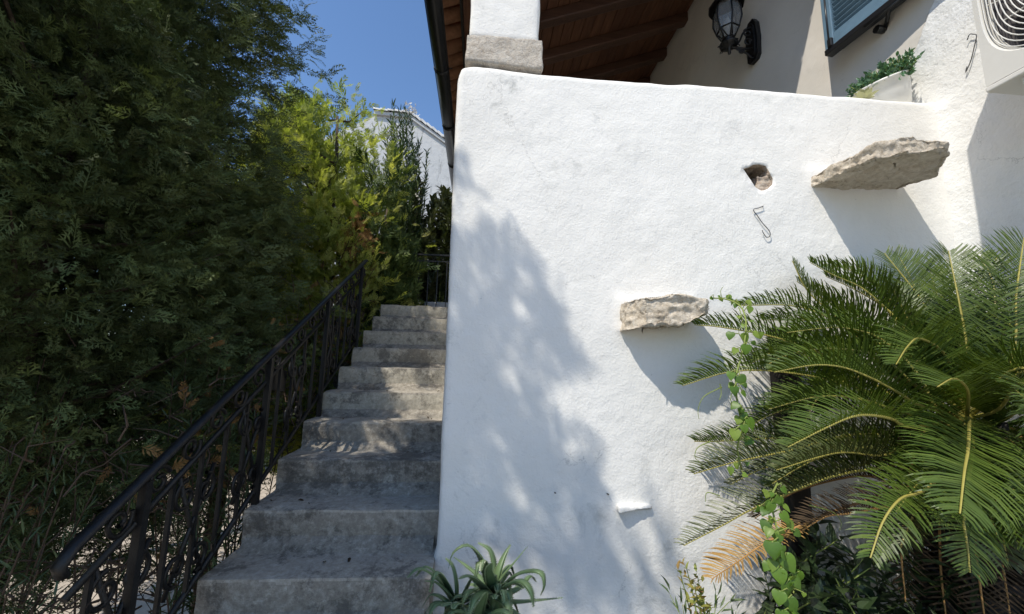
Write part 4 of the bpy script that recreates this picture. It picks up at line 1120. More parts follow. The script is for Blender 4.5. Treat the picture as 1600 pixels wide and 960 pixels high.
foliage("dry_spray", SPRAY_M, pos, frames(rng.normal(size=(n, 3))+np.array([.3, -.3, -.3])), 0.085*rng.uniform(.6, 1.3, n), rng.random(n)*.5, M['dry'], twigs)

# fallen leaves on the steps
n = 46; q = rng.integers(0, 7, n); P = np.stack([rng.uniform(XL+.05, XR-.05, n), Y0+TREAD*(q+rng.uniform(.15, .98, n)), Z0+RISE*q+0.006], 1)
dd = rng.normal(size=(n, 3)); dd[:, 2] *= .06
fl_ = foliage("fallen_leaves", LEAF_WIDE, P, frames(dd, None, np.array([0, 0, 1.0])+rng.normal(0, .2, (n, 3))), rng.uniform(.014, .034, n), rng.random(n), M['frond_dead'], None, 'stuff', (-.65, 2.5, Z0)); tag(fl_, "few small dry fallen leaves scattered on the concrete steps", "leaves")

# ---------------------------------------------------------------- iron handrail
RXX = -1.125
def hz(y): return 1.013+0.601*(y-1.23)           # line of the handrail
def nz(y): return Z0+RISE/TREAD*(y-Y0)          # line of the step edges
rail = empty("iron_handrail", (RXX, 1.3, 0), "black wrought iron handrail with scrolls running up the left of the steps", "railing")
YA, YB = 1.22, 3.76
MB().tube([(RXX, YA+0.045, hz(YA)-0.03), (RXX, YA+0.03, hz(YA)+0.0), (RXX, YA+.06, hz(YA+.06)), (RXX, 2.2, hz(2.2)), (RXX, 3.3, hz(3.3)), (RXX, YB, hz(YB))], 0.021, 10, True, 0.6, (0, -0.5, 0.85)).build("handrail", M['iron'], rail)
MB().tube([(RXX, YA+0.06, hz(YA+.06)-0.135), (RXX, YB, hz(YB)-0.135)], 0.011, 6).build("upper_rail", M['iron'], rail)
MB().tube([(RXX, YA+0.06, nz(YA+.06)+0.02), (RXX, YB, nz(YB)+0.02)], 0.012, 6).build("lower_rail", M['iron'], rail)
first = None
yy = YA+0.13; i = 0
while yy < YB:
    post = i % 5 == 1
    if post:
        MB().box((RXX+0.012, yy, (hz(yy)+nz(yy))/2-0.10), (0.026, 0.026, hz(yy)-nz(yy)+0.18)).build("post", M['iron'], rail)
    else:
        L = hz(yy)-0.135-nz(yy)-0.02
        if first is None:
            L0 = L; first = MB().box((RXX, yy, nz(yy)+0.02+L/2), (0.014, 0.014, L)).build("baluster", M['iron'], rail); first_y = yy
        else:
            c = copy_part(first, rail, origin(rail)); c.location = (0, yy-first_y, nz(yy)-nz(first_y))
    yy += 0.142; i += 1
YZ = ((0, 1, 0), (0, 0, 1))
yy = YA+0.20; i = 0
while yy < YB-0.05:
    c = (RXX, yy, hz(yy)-0.068)
    sg = 1 if i % 2 else -1
    MB().tube(spiral(c, 0.052, 0.012, 0.4, 0.4+sg*8.2, YZ, 24), 0.008, 5, False).build("scroll", M['iron'], rail)
    yy += 0.142; i += 1
for j, yy in enumerate((1.46, 1.76, 2.12, 2.55, 3.05, 3.5)):
    zc = (hz(yy)-0.135+nz(yy))/2; m_ = MB()
    for sg in (-1, 1):
        s1 = spiral((RXX, yy+sg*0.055, zc+0.13), 0.062, 0.014, math.pi/2 if sg > 0 else math.pi/2, math.pi/2-sg*7.5, YZ, 22)
        s2 = spiral((RXX, yy+sg*0.055, zc-0.13), 0.062, 0.014, -math.pi/2, -math.pi/2+sg*7.5, YZ, 22)
        m_.tube(s1, 0.009, 5, False); m_.tube(s2, 0.009, 5, False)
    m_.tube([(RXX, yy-0.10, zc-0.22), (RXX, yy+0.10, zc+0.22)], 0.009, 5); m_.tube([(RXX, yy+0.10, zc-0.22), (RXX, yy-0.10, zc+0.22)], 0.009, 5)
    m_.build("scroll_panel", M['iron'], rail)
pp = MB(); a, b, c, d = [at(x, y, 0, RXX-0.02) for x, y in [(418, 572), (449, 580), (445, 612), (417, 606)]]
pp.prism([a, b, c, d], (-0.012, 0, 0)); pp.build("blank_plate", M['iron'], rail)

# fence across the landing
fen = empty("landing_fence", (-0.9, 5.2, LZ), "black iron fence across the landing at the top of the steps", "fence")
fz0, fz1 = LZ+0.06, LZ+0.80
MB().box((-0.66, 5.2, fz1), (0.95, 0.035, 0.02)).build("top_rail", M['iron'], fen)
MB().box((-0.66, 5.2, fz1-0.085), (0.95, 0.014, 0.014)).build("middle_rail", M['iron'], fen)
MB().box((-0.66, 5.2, fz0), (0.95, 0.014, 0.014)).build("bottom_rail", M['iron'], fen)
first = None
for i in range(8):
    x = -1.10+0.122*i
    if first is None: first = MB().box((x, 5.2, (fz0+fz1-0.09)/2), (0.014, 0.014, fz1-0.10-fz0)).build("baluster", M['iron'], fen)
    else:
        c = copy_part(first, fen, origin(fen)); c.location = (0.122*i, 0, 0)
    if i < 7: MB().tube(spiral((x+0.061, 5.2, fz1-0.048), 0.030, 0.008, 0, 7, XZ, 16), 0.005, 5, False).build("scroll", M['iron'], fen)
for x in (-1.135, -0.22): MB().box((x, 5.2, (LZ+fz1)/2-0.006), (0.03, 0.03, fz1-LZ-0.022)).build("post", M['iron'], fen)
bx = rblock("planter_box", (-0.80, 5.42, LZ-0.004), (-0.40, 5.72, LZ+0.20), 0.03, 0.012, M['grey_box'], None, 0.003, 9, 2, org=(-0.6, 5.57, LZ)); tag(bx, "small pale grey planter box behind the fence on the landing", "planter")

# ---------------------------------------------------------------- neighbour's white gable beyond
HY = 13.0
nb_ = empty("neighbour_house", (-2.4, HY, GZ), "white gabled house with stained walls beyond the shrubs", "house")
A_, B_, C_, D_ = at(585, 181, 1, HY), at(640, 186, 1, HY), at(702, 231, 1, HY), at(760, 272, 1, HY)
poly = [(A_[0]-2.2, HY, GZ), (D_[0], HY, GZ), tuple(D_), tuple(C_), tuple(B_), tuple(A_), (A_[0]-2.2, HY, A_[2]-1.3)]
MB().prism(poly, (0, 6, 0)).build("gable_wall", M['far_white'], nb_)
rf = MB(); th = 0.22
for p, q in ((A_, B_), (B_, D_)):
    p = Vector(p); q = Vector(q)
    rf.prism([(p.x, HY-0.10, p.z+0.003), (q.x, HY-0.10, q.z+0.003), (q.x, HY-0.10, q.z+th*.55), (p.x, HY-0.10, p.z+th*.55)], (0, 6.1, 0))
rfo = rf.build("roof", M['far_white'], nb_)
first = None
run = [(Vector(A_), Vector(B_), 5), (Vector(B_), Vector(D_), 14)]
for p, q, n in run:
    for i in range(n):
        c = p.lerp(q, (i+0.5)/n)+Vector((0, -0.02, th*.55)); L = (q-p).length/n; an = math.atan2(q.z-p.z, q.x-p.x)
        m_ = MB()
        ang = [math.pi*j/8 for j in range(9)]
        vs = [(-L*.56, 0.16*math.cos(a), 0.13*math.sin(a)+0.03) for a in ang]+[(L*.56, 0.14*math.cos(a), 0.11*math.sin(a)) for a in ang]
        m_.add(vs, [(j, j+1, 10+j, 9+j) for j in range(8)]+[list(range(9)), list(range(9, 18))[::-1]])
        o = m_.build("verge_tile", M['old_tile'], rfo, (0, 0, 0)); o.location = c-origin(rfo); o.rotation_euler = (random.uniform(-.05, .05), -an, random.uniform(-.05, .05))

# ---------------------------------------------------------------- dark post behind the palm
pt = rblock("wooden_post", (1.505, 1.90, 0.355), (1.63, 1.965, 1.80), 0.03, 0.008, M['post'], None, 0.003, 8, 9, org=(1.57, 1.93, 0.355)); tag(pt, "dark weathered post against the white wall behind the palm fronds", "post")

# ---------------------------------------------------------------- sago palm
PC = Vector((1.95, 1.47, 1.40))
palm = empty("sago_palm", (PC.x, PC.y, 0.33), "big sago palm with arching dark green fronds in front of the white corner", "palm")
prng = np.random.default_rng(77)
def frond(pts, L, n_pairs=92, mat='frond', rib='rachis', V=46, seed=0, facing=None, label=None, curl=0.15, w=0.0028, bare=0.12, droop=0.0):
    r = np.random.default_rng(seed+500)
    L *= 1.15
    c = cat_rom(pts, 60); seg = np.linalg.norm(np.diff(c, axis=0), axis=1); s = np.concatenate([[0], np.cumsum(seg)]); s /= s[-1]
    tot = seg.sum()
    def P(u): return np.array([np.interp(u, s, c[:, k]) for k in range(3)])
    h = c[-1]-c[0]; h = np.array([h[0], h[1], 0.0])
    if np.linalg.norm(h) < 0.05: h = np.array([0, -1.0, 0])
    h = unit(h); Sx = unit(np.cross([0, 0, 1.0], h))
    if facing is not None: Fv = unit(np.array(facing, float))
    VV, FF, TT, MI = [], [], [], []
    b = 0
    for i in range(n_pairs):
        u = bare+(1-bare)*(i+0.5)/n_pairs
        p = P(u); T = unit(P(min(1, u+.02))-P(max(0, u-.02)))
        if facing is not None:
            N = unit(Fv-T*(Fv@T)); Sd = np.cross(T, N)
        else:
            Sd = unit(Sx-T*(Sx@T)); N = np.cross(T, Sd)
        e = (u-bare)/(1-bare)
        l = L*min(1.0, 0.35+2.2*e)*(1.0-0.70*max(0, e-0.55)/0.45*max(0, e-0.55)/0.45)*(1 if e < .93 else .85)
        al = np.radians(84-36*e**1.5)
        for sg in (-1, 1):
            va = np.radians(V+r.normal(0, 4)); a2 = al+r.normal(0, .07)
            side = sg*Sd*math.cos(va)+N*math.sin(va)
            d0 = math.cos(a2)*T+math.sin(a2)*side
            ll = l*r.uniform(.86, 1.08)*(r.uniform(.3, .8) if r.random() < .025 else 1)
            wv = unit(np.cross(d0, unit(N*math.cos(va)-sg*Sd*math.sin(va))))*w
            q0 = p+side*0.004; q1 = q0+d0*ll*0.5; q2 = q1+unit(d0+T*0.12-N*curl+np.array([0, 0, -droop]))*ll*0.34; q3 = q2+unit(d0+T*0.25-N*curl*2.2+np.array([0, 0, -2*droop]))*ll*0.18
            VV += [q0-wv*.8, q0+wv*.8, q1-wv, q1+wv, q2-wv*.75, q2+wv*.75, q3]
            FF += [(b, b+2, b+3, b+1), (b+2, b+4, b+5, b+3)]; MI.append((b+4, b+6, b+5)); b += 7
            TT += [np.clip(.5+r.normal(0, .16), 0, 1)]*7
    VV = np.array(VV); w0 = origin(palm)
    nf = len(FF); nt = len(MI)
    cc = c; rad = np.linspace(0.0068, 0.0018, len(cc[::3])+1)
    mb = MB(); mb.tube(list(cc[::3])+[cc[-1]], list(rad), 6, False)
    tv = np.array(mb.v); tf = np.array(mb.f)+len(VV)
    V_all = np.concatenate([VV, tv])-np.array(w0)
    me = np_mesh("frond", V_all, [np.array(FF), np.array(MI), tf], [M[mat], M[rib]], midx=[0]*(nf+nt)+[1]*len(tf), tint=TT+[.5]*len(tv))
    o = link("frond", me, palm)
    if label: o['label'] = label
    return o
C0 = np.array(PC)
def px3(lst): return [C0] + [at(x, y, 1, Y) for x, y, Y in lst]
k = 0
def F(lst, L, **kw):
    global k
    k += 1; return frond(px3(lst), L, seed=k, **kw)
# the fronds one can tell apart in the photograph
F([(1513, 565, 1.46), (1500, 480, 1.47), (1482, 392, 1.52)], 0.185, V=30, facing=(-.35, -1, .25))
F([(1548, 540, 1.48), (1553, 450, 1.52), (1530, 400, 1.60)], 0.17, V=30, facing=(-.5, -1, .2))
F([(1580, 560, 1.38), (1588, 460, 1.38), (1600, 372, 1.42)], 0.19, V=30, facing=(-.6, -1, .2))
F([(1490, 560, 1.55), (1440, 470, 1.66), (1382, 396, 1.76)], 0.17, V=30, facing=(-.4, -1, .5))
F([(1500, 560, 1.6), (1470, 480, 1.75), (1452, 420, 1.86)], 0.15, V=30, facing=(-.3, -1, .4))
F([(1472, 650, 1.45), (1440, 594, 1.46), (1412, 558, 1.48), (1376, 530, 1.50), (1348, 518, 1.52), (1302, 512, 1.55), (1230, 520, 1.60)], 0.17)
F([(1440, 635, 1.42), (1401, 612, 1.40), (1359, 590, 1.40), (1316, 574, 1.42), (1270, 571, 1.44), (1210, 582, 1.48)], 0.16)
F([(1426, 668, 1.34), (1394, 655, 1.30), (1359, 649, 1.28), (1330, 652, 1.27), (1288, 670, 1.26), (1231, 699, 1.25)], 0.13, V=42)
F([(1460, 590, 1.55), (1410, 510, 1.62), (1380, 478, 1.66), (1345, 449, 1.70), (1302, 430, 1.74), (1265, 410, 1.78)], 0.15)
F([(1440, 570, 1.6), (1390, 490, 1.70), (1340, 455, 1.76), (1290, 432, 1.82)], 0.14)
F([(1512, 640, 1.36), (1512, 610, 1.24), (1492, 592, 1.15), (1464, 605, 1.08)], 0.13, V=35)
F([(1514, 655, 1.30), (1513, 700, 1.16), (1507, 738, 1.08), (1500, 803, 1.02)], 0.165, V=12, facing=(-.1, -.75, .75), curl=.3)
F([(1520, 700, 1.32), (1506, 800, 1.24), (1511, 848, 1.20), (1516, 895, 1.17)], 0.13, V=12, facing=(-.1, -.9, .5), curl=.3)
F([(1490, 720, 1.35), (1444, 766, 1.24), (1408, 779, 1.19), (1380, 815, 1.16), (1360, 872, 1.13)], 0.115, V=16, facing=(-.5, -.7, .6), curl=.25)
F([(1440, 650, 1.52), (1350, 610, 1.60), (1250, 585, 1.66), (1150, 580, 1.72), (1066, 603, 1.76)], 0.16)
F([(1430, 640, 1.55), (1320, 570, 1.64), (1220, 530, 1.70), (1130, 512, 1.78), (1085, 508, 1.82)], 0.14, label=None)
F([(1420, 610, 1.6), (1330, 520, 1.72), (1250, 480, 1.80), (1150, 478, 1.86)], 0.13)
F([(1410, 600, 1.65), (1310, 500, 1.78), (1262, 455, 1.83), (1238, 408, 1.86)], 0.14, V=25)
F([(1430, 680, 1.52), (1330, 680, 1.58), (1231, 705, 1.62), (1146, 723, 1.66), (1084, 741, 1.68)], 0.15, mat='frond_old')
F([(1430, 690, 1.5), (1380, 712, 1.48), (1309, 708, 1.48), (1213, 735, 1.48)], 0.12, mat='frond_old')
F([(1420, 720, 1.5), (1300, 745, 1.56), (1182, 793, 1.60), (1128, 822, 1.62), (1068, 853, 1.63)], 0.14, mat='frond_old')
F([(1400, 720, 1.55), (1290, 715, 1.68), (1200, 730, 1.75), (1140, 758, 1.78)], 0.10, mat='frond_old')
F([(1400, 760, 1.50), (1300, 800, 1.50), (1206, 843, 1.47), (1157, 875, 1.45), (1112, 905, 1.44)], 0.105, mat='frond_dry', rib='rachis_dry', bare=.66, n_pairs=46, label="dry orange frond drooping low on the left", V=22)
F([(1430, 770, 1.45), (1341, 800, 1.44), (1290, 808, 1.46), (1240, 838, 1.48)], 0.10, mat='frond_dead', rib='rachis_dry', label="dead brown frond")
F([(1420, 740, 1.6), (1330, 745, 1.70), (1240, 770, 1.78), (1180, 810, 1.80)], 0.12, mat='frond_dead', rib='rachis_dry')
F([(1430, 670, 1.6), (1330, 640, 1.74), (1230, 640, 1.82), (1160, 672, 1.86)], 0.14)
F([(1420, 690, 1.62), (1320, 690, 1.76), (1220, 685, 1.84), (1120, 690, 1.88), (1085, 690, 1.89)], 0.14)
F([(1400, 660, 1.7), (1330, 600, 1.82), (1270, 560, 1.88), (1200, 545, 1.90)], 0.13)
F([(1560, 640, 1.35), (1590, 600, 1.22), (1625, 620, 1.10), (1650, 680, 1.02)], 0.16)
F([(1560, 660, 1.40), (1610, 640, 1.30), (1680, 690, 1.25)], 0.16)
F([(1580, 600, 1.42), (1640, 520, 1.45), (1700, 520, 1.5)], 0.17)
F([(1560, 560, 1.55), (1600, 480, 1.6), (1660, 430, 1.7)], 0.17)
F([(1550, 720, 1.32), (1580, 760, 1.22), (1620, 860, 1.15)], 0.14)
F([(1545, 740, 1.36), (1560, 810, 1.28), (1575, 880, 1.25)], 0.12, mat='frond_old', V=15)
F([(1470, 740, 1.45), (1430, 800, 1.42), (1405, 860, 1.40)], 0.10, mat='frond_old', V=20)
F([(1480, 560, 1.45), (1440, 530, 1.38), (1420, 540, 1.32), (1400, 570, 1.28)], 0.12)
for lst, L_ in (([(1450, 600, 1.6), (1380, 540, 1.72), (1300, 505, 1.8), (1190, 500, 1.88)], .15), ([(1440, 620, 1.62), (1360, 560, 1.74), (1290, 540, 1.8), (1215, 548, 1.85), (1170, 570, 1.86)], .15),
                ([(1450, 560, 1.62), (1400, 480, 1.74), (1345, 430, 1.82), (1300, 415, 1.88)], .14), ([(1470, 540, 1.6), (1430, 450, 1.72), (1405, 400, 1.84)], .15), ([(1430, 650, 1.5), (1350, 625, 1.54), (1280, 620, 1.58), (1200, 640, 1.62)], .14),
                ([(1440, 610, 1.5), (1380, 560, 1.54), (1310, 545, 1.6), (1240, 552, 1.66), (1190, 575, 1.7)], .15), ([(1500, 540, 1.5), (1520, 460, 1.56), (1560, 400, 1.66)], .17), ([(1460, 560, 1.55), (1420, 500, 1.6), (1395, 450, 1.68)], .15),
                ([(1430, 700, 1.5), (1340, 700, 1.55), (1270, 720, 1.6), (1200, 760, 1.63)], .13), ([(1420, 710, 1.55), (1330, 730, 1.6), (1250, 760, 1.64), (1190, 800, 1.66)], .12), ([(1560, 600, 1.42), (1610, 520, 1.42), (1650, 450, 1.48)], .18),
                ([(1440, 590, 1.6), (1350, 500, 1.75), (1290, 470, 1.83), (1245, 440, 1.88)], .14), ([(1480, 720, 1.38), (1440, 750, 1.3), (1400, 800, 1.27)], .11), ([(1530, 720, 1.35), (1540, 780, 1.25), (1560, 840, 1.2)], .13), ([(1555, 640, 1.38), (1580, 610, 1.3), (1612, 640, 1.22), (1640, 720, 1.15)], .15), ([(1550, 680, 1.36), (1580, 690, 1.28), (1610, 740, 1.2), (1625, 820, 1.15)], .14),
                ([(1570, 620, 1.5), (1620, 580, 1.55), (1690, 600, 1.6)], .16), ([(1560, 700, 1.45), (1600, 700, 1.5), (1660, 760, 1.52)], .15), ([(1550, 600, 1.55), (1575, 540, 1.65), (1610, 500, 1.75)], .16), ([(1560, 660, 1.55), (1600, 640, 1.68), (1650, 650, 1.78)], .15), ([(1545, 730, 1.4), (1580, 790, 1.38), (1610, 880, 1.36)], .13)):
    F(lst, L_)
for i in range(16):                                      # the rest of the crown, filling in behind
    a = prng.uniform(0, 2*np.pi); up = prng.uniform(-.15, .75); R_l = prng.uniform(.55, .85)
    hd = np.array([math.cos(a), math.sin(a)*.55, 0]); 
    p1 = C0+hd*R_l*.4+np.array([0, 0, .22+up*.35]); p2 = C0+hd*R_l*.8+np.array([0, 0, .15+up*.45]); p3 = C0+hd*R_l+np.array([0, 0, -.08+up*.4])
    if max(p2[1], p3[1]) > 1.90 or max(p2[0], p3[0]) > 2.66: continue
    if p3[1] < 1.15 and p3[2] > 1.3: continue
    k += 1; frond([C0, p1, p2, p3], 0.14, seed=k)
for i in range(16):                                      # dead fronds hanging round the trunk
    a = prng.uniform(np.pi*.95, np.pi*2.05); hd = np.array([math.cos(a), math.sin(a)*.8, 0]); R_l = prng.uniform(.25, .5)
    zt = prng.uniform(.42, .8)
    k += 1; frond([C0-np.array([0, 0, .1]), C0+hd*R_l*.6+np.array([0, 0, -.05]), C0*np.array([1, 1, 0])+hd*R_l+np.array([0, 0, (zt+1.2)/2]), C0*np.array([1, 1, 0])+hd*R_l*1.05+np.array([0, 0, zt])], 0.10, n_pairs=40, mat='frond_dead', rib='rachis_dry', seed=k, V=10, curl=.5)
tk = MB()
prof = []
for i in range(40):
    z = 0.33+1.05*i/39; prof.append((0.13+0.022*(i % 3 == 0)+0.01*math.sin(i*2.1), z))
tk.lathe(prof, (PC.x, PC.y, 0), 18)
for i in range(120):
    a = i*2.399; z = 0.36+1.0*i/120; c = Vector((PC.x+0.135*math.cos(a), PC.y+0.135*math.sin(a), z))
    tk.tube([c, c+Vector((math.cos(a)*.05, math.sin(a)*.05, .035)), c+Vector((math.cos(a)*.075, math.sin(a)*.075, .075))], [0.028, 0.022, 0.008], 5)
tk.build("trunk", M['post'], palm)

# ---------------------------------------------------------------- climbing vine with heart-shaped leaves
def heart():
    prof = [(0, 0), (-.10, .18), (-.12, .32), (0.0, .46), (.2, .52), (.45, .44), (.70, .26), (.88, .10), (1.0, 0)]
    V = [(x, 0, -0.16*max(0, x)**2) for x, y in prof]; n = len(prof)
    V += [(x, y*.5, 0.05*y-0.16*max(0, x)**2) for x, y in prof]+[(x, y, 0.10*y-0.10*y*y-0.2*max(0, x)**2) for x, y in prof]
    V += [(x, -y*.5, 0.05*y-0.16*max(0, x)**2) for x, y in prof]+[(x, -y, 0.10*y-0.10*y*y-0.2*max(0, x)**2) for x, y in prof]
    F = []
    for a, b in ((0, n), (n, 2*n)): F += [(a+i, a+i+1, b+i+1, b+i) for i in range(n-1)]
    for a, b in ((0, 3*n), (3*n, 4*n)): F += [(a+i, b+i, b+i+1, a+i+1) for i in range(n-1)]
    return V, F
HV, HF = heart()
def leaf_meshes(name, mat, n=5):
    out = []
    for i in range(n):
        m_ = MB(); m_.tint = 0.15+0.7*i/(n-1)
        m_.add([(x, y, z+0.03*math.sin(3*x+4*y+i)) for x, y, z in HV], HF, True); out.append(m_)
    mes = []
    for m_ in out:
        me = bpy.data.meshes.new(name); me.from_pydata(m_.v, [], m_.f); me.materials.append(mat)
        me.polygons.foreach_set("use_smooth", m_.sm)
        a = me.attributes.new("tint", 'FLOAT', 'POINT'); a.data.foreach_set("value", m_.t); mes.append(me)
    return mes
VM = leaf_meshes("leaf", M['vine'])
def vine(name, path, leaves, label, seed, tendrils=()):
    r = random.Random(seed); c = cat_rom(path, 60)
    t_ = empty(name, path[-1], label, "vine")
    st = MB(); st.tube(c[::2].tolist(), 0.0035, 5)
    for x, y, Y, sz, ang in leaves:
        p = Vector(at(x, y, 1, Y)); o = link("leaf", r.choice(VM), t_, p)
        # leaf hangs with its tip down, its face towards the light
        d = Vector((math.sin(ang), -0.25+r.uniform(-.2, .2), -math.cos(ang))).normalized()
        nn = Vector((-.35+r.uniform(-.4, .4), -.8, .55+r.uniform(-.3, .4))); nn = (nn-d*nn.dot(d)).normalized(); b = nn.cross(d)
        o.rotation_euler = Matrix((d, b, nn)).transposed().to_euler(); sz *= 0.64*r.uniform(.85, 1.1); o.scale = (sz, sz*r.uniform(.85, 1.05), sz)
        i = min(range(len(c)), key=lambda q: (Vector(c[q])-p).length); q = Vector(c[i])
        st.tube([q, (q+p)/2+Vector((0, -.01, .015)), p], 0.0022, 4, False)
    for i in range(26):
        j = r.randrange(4, len(c)-1); p = Vector(c[j])+Vector((r.gauss(0, .022), r.gauss(-.008, .012), r.gauss(0, .015))); o = link("leaf", r.choice(VM), t_, p)
        d = Vector((r.gauss(0, .6), r.gauss(-.2, .3), -1+r.uniform(-.2, .6))).normalized(); nn = Vector((-.3+r.gauss(0, .5), -.8, .5+r.gauss(0, .4))); nn = (nn-d*nn.dot(d)).normalized(); b = nn.cross(d)
        o.rotation_euler = Matrix((d, b, nn)).transposed().to_euler(); z_ = r.uniform(.014, .036); o.scale = (z_, z_*r.uniform(.7, 1.05), z_*r.uniform(.8, 2.2))
        st.tube([Vector(c[j]), p], 0.0014, 4, False)
    for tn in tendrils:
        st.tube(cat_rom([at(x, y, 1, Y) for x, y, Y in tn], 24).tolist(), list(np.linspace(.0022, .001, 24)), 4, False)
    st.build("stem", M['vine_stem'], t_)
    return t_
Yv = 1.5
vine("climbing_vine", [at(x, y, 1, Y) for x, y, Y in [(1112, 466, 1.85), (1135, 468, 1.75), (1158, 480, 1.6), (1166, 510, 1.5), (1160, 550, 1.46), (1150, 590, 1.44), (1152, 630, 1.44), (1160, 670, 1.44), (1152, 700, 1.46), (1160, 740, 1.5)]],
     [(1110, 465, 1.84, .035, .9), (1125, 466, 1.8, .04, .5), (1138, 462, 1.74, .045, .2), (1150, 474, 1.66, .04, -.4), (1168, 470, 1.56, .05, .4), (1172, 480, 1.54, .045, -.2), (1142, 520, 1.46, .055, -.4), (1162, 522, 1.48, .060, .3), (1178, 520, 1.46, .05, .8), (1166, 540, 1.44, .055, -.1), (1150, 545, 1.44, .04, -.6), (1142, 582, 1.44, .055, -.3), (1155, 588, 1.43, .06, .35), (1147, 605, 1.42, .055, 0), (1160, 612, 1.43, .045, .5), (1160, 640, 1.42, .03, 0), (1170, 655, 1.43, .075, .25), (1155, 652, 1.44, .055, -.5), (1148, 672, 1.43, .06, -.2), (1162, 665, 1.42, .05, .1)],
     "bright green vine hanging from the wall ledge over the palm's upper fronds", 3,
     [[(1128, 605, 1.45), (1100, 620, 1.44), (1091, 640, 1.44), (1092, 655, 1.44)], [(1125, 600, 1.44), (1127, 615, 1.44), (1124, 625, 1.43)], [(1154, 480, 1.6), (1160, 500, 1.55), (1154, 520, 1.5)], [(1128, 466, 1.78), (1126, 455, 1.78), (1130, 448, 1.78)], [(1150, 600, 1.44), (1142, 620, 1.43), (1144, 640, 1.43)], [(1110, 690, 1.5), (1090, 700, 1.5), (1086, 715, 1.5), (1094, 722, 1.5)]])
vine("climbing_vine", [at(x, y, 1, Y) for x, y, Y in [(1215, 755, 1.4), (1205, 780, 1.37), (1210, 810, 1.36), (1220, 850, 1.34), (1228, 890, 1.33), (1235, 930, 1.32), (1232, 985, 1.32)]],
     [(1222, 762, 1.38, .05, .6), (1200, 768, 1.37, .045, -.4), (1205, 785, 1.35, .06, -.3), (1215, 778, 1.36, .05, .4), (1222, 802, 1.35, .065, .5), (1232, 815, 1.36, .05, .3), (1198, 815, 1.35, .055, -.5), (1210, 830, 1.34, .05, -.1), (1206, 848, 1.32, .085, -.15), (1226, 870, 1.32, .08, .45), (1208, 876, 1.33, .06, -.4), (1216, 890, 1.32, .07, -.1), (1238, 900, 1.32, .085, .5), (1228, 912, 1.31, .07, .1), (1218, 925, 1.31, .06, -.4), (1232, 935, 1.31, .085, .2), (1222, 955, 1.31, .07, -.1), (1238, 960, 1.31, .07, .4), (1196, 795, 1.36, .05, -.9), (1242, 830, 1.36, .05, .9), (1200, 880, 1.34, .05, -.7)],
     "bright green vine climbing low beside the dry orange frond", 4,
     [[(1125, 775, 1.5), (1105, 770, 1.5), (1102, 785, 1.5)], [(1195, 790, 1.38), (1180, 800, 1.38), (1170, 790, 1.38), (1160, 785, 1.38)], [(1265, 790, 1.4), (1300, 800, 1.4), (1314, 815, 1.4), (1312, 830, 1.4)]])

# ---------------------------------------------------------------- aloe
aloe = empty("aloe", (0.0, 1.72, 0.0), "spiky grey green aloe at the foot of the white wall", "aloe")
def aloe_leaf(pts, w0, seed, col=.5):
    w0 *= 1.25
    r = random.Random(seed); n = 16; c = cat_rom(pts, n); m_ = MB(); m_.tint = min(1, max(0, col+r.uniform(-.25, .25)))
    vs = []; prev = None; nc = 8
    for i in range(n):
        T = unit(c[min(i+1, n-1)]-c[max(i-1, 0)]); u = i/(n-1)
        h = np.array([0, 0, 1.0]) if abs(T[2]) < .95 else np.array([0, -1.0, 0])
        if prev is None:
            hd = c[-1]-c[0]; hd[2] = 0; Sd = unit(np.cross([0, 0, 1.0], hd+np.array([1e-4, 0, 0])))
        else: Sd = prev
        Sd = unit(Sd-T*(Sd@T)); prev = Sd; N = np.cross(Sd, T)
        if i == 0 and N[2] < 0 and T[2] < .5: pass
        w = w0*(1-u)**0.75*(0.85+.3*math.sin(u*3)); th_ = w*.42
        for a, b in [(-1, .28), (-.55, .06), (0, -.02), (.55, .06), (1, .28), (.6, -.55), (0, -.85), (-.6, -.55)]:
            vs.append(c[i]+Sd*a*w+N*b*th_)
    fs = [(i*nc+j, i*nc+(j+1) % nc, (i+1)*nc+(j+1) % nc, (i+1)*nc+j) for i in range(n-1) for j in range(nc)]
    m_.add(vs, fs, True)
    m_.tint = 1.0
    for i in range(1, n-1):
        for f_ in (0, .5):
            for e in (0, 4):
                p = np.array(vs[i*nc+e])*(1-f_)+np.array(vs[(i+1)*nc+e])*f_; T = unit(c[min(i+1, n-1)]-c[i-1]); o_ = unit(np.array(vs[i*nc+e])-np.array(vs[i*nc+4-e]))
                s_ = 0.0028; m_.add([p-T*s_, p+T*s_, p+o_*0.0065+T*.002, p+np.cross(T, o_)*.002], [(0, 1, 2), (0, 2, 3), (1, 3, 2)])
    return m_.build("leaf", M['aloe'], aloe)
def A(root, lst, w, **kw):
    global k
    k += 1
    pts = [at(root[0]+8, root[1], 1, root[2])]+[at(x+8, y, 1, Y) for x, y, Y in lst]
    aloe_leaf(pts, w, k, **kw)
R1 = (762, 935, 1.66)
A(R1, [(752, 900, 1.62), (742, 870, 1.58), (722, 852, 1.56), (700, 864, 1.55), (692, 892, 1.54)], .021)
A(R1, [(768, 900, 1.66), (778, 872, 1.68), (790, 850, 1.70)], .020)
A(R1, [(775, 905, 1.62), (795, 880, 1.60), (818, 852, 1.60)], .017)
A(R1, [(765, 890, 1.70), (758, 860, 1.72), (738, 848, 1.74)], .014)
A(R1, [(790, 905, 1.58), (815, 893, 1.52), (838, 895, 1.48), (843, 915, 1.47), (836, 932, 1.47)], .019)
A(R1, [(785, 915, 1.55), (808, 908, 1.48), (822, 925, 1.44), (826, 950, 1.43)], .020)
A(R1, [(745, 915, 1.56), (725, 900, 1.48), (708, 905, 1.44)], .022)
A(R1, [(795, 940, 1.60), (830, 938, 1.56), (874, 934, 1.52)], .014)
A(R1, [(750, 925, 1.54), (735, 935, 1.46), (725, 960, 1.42)], .022)
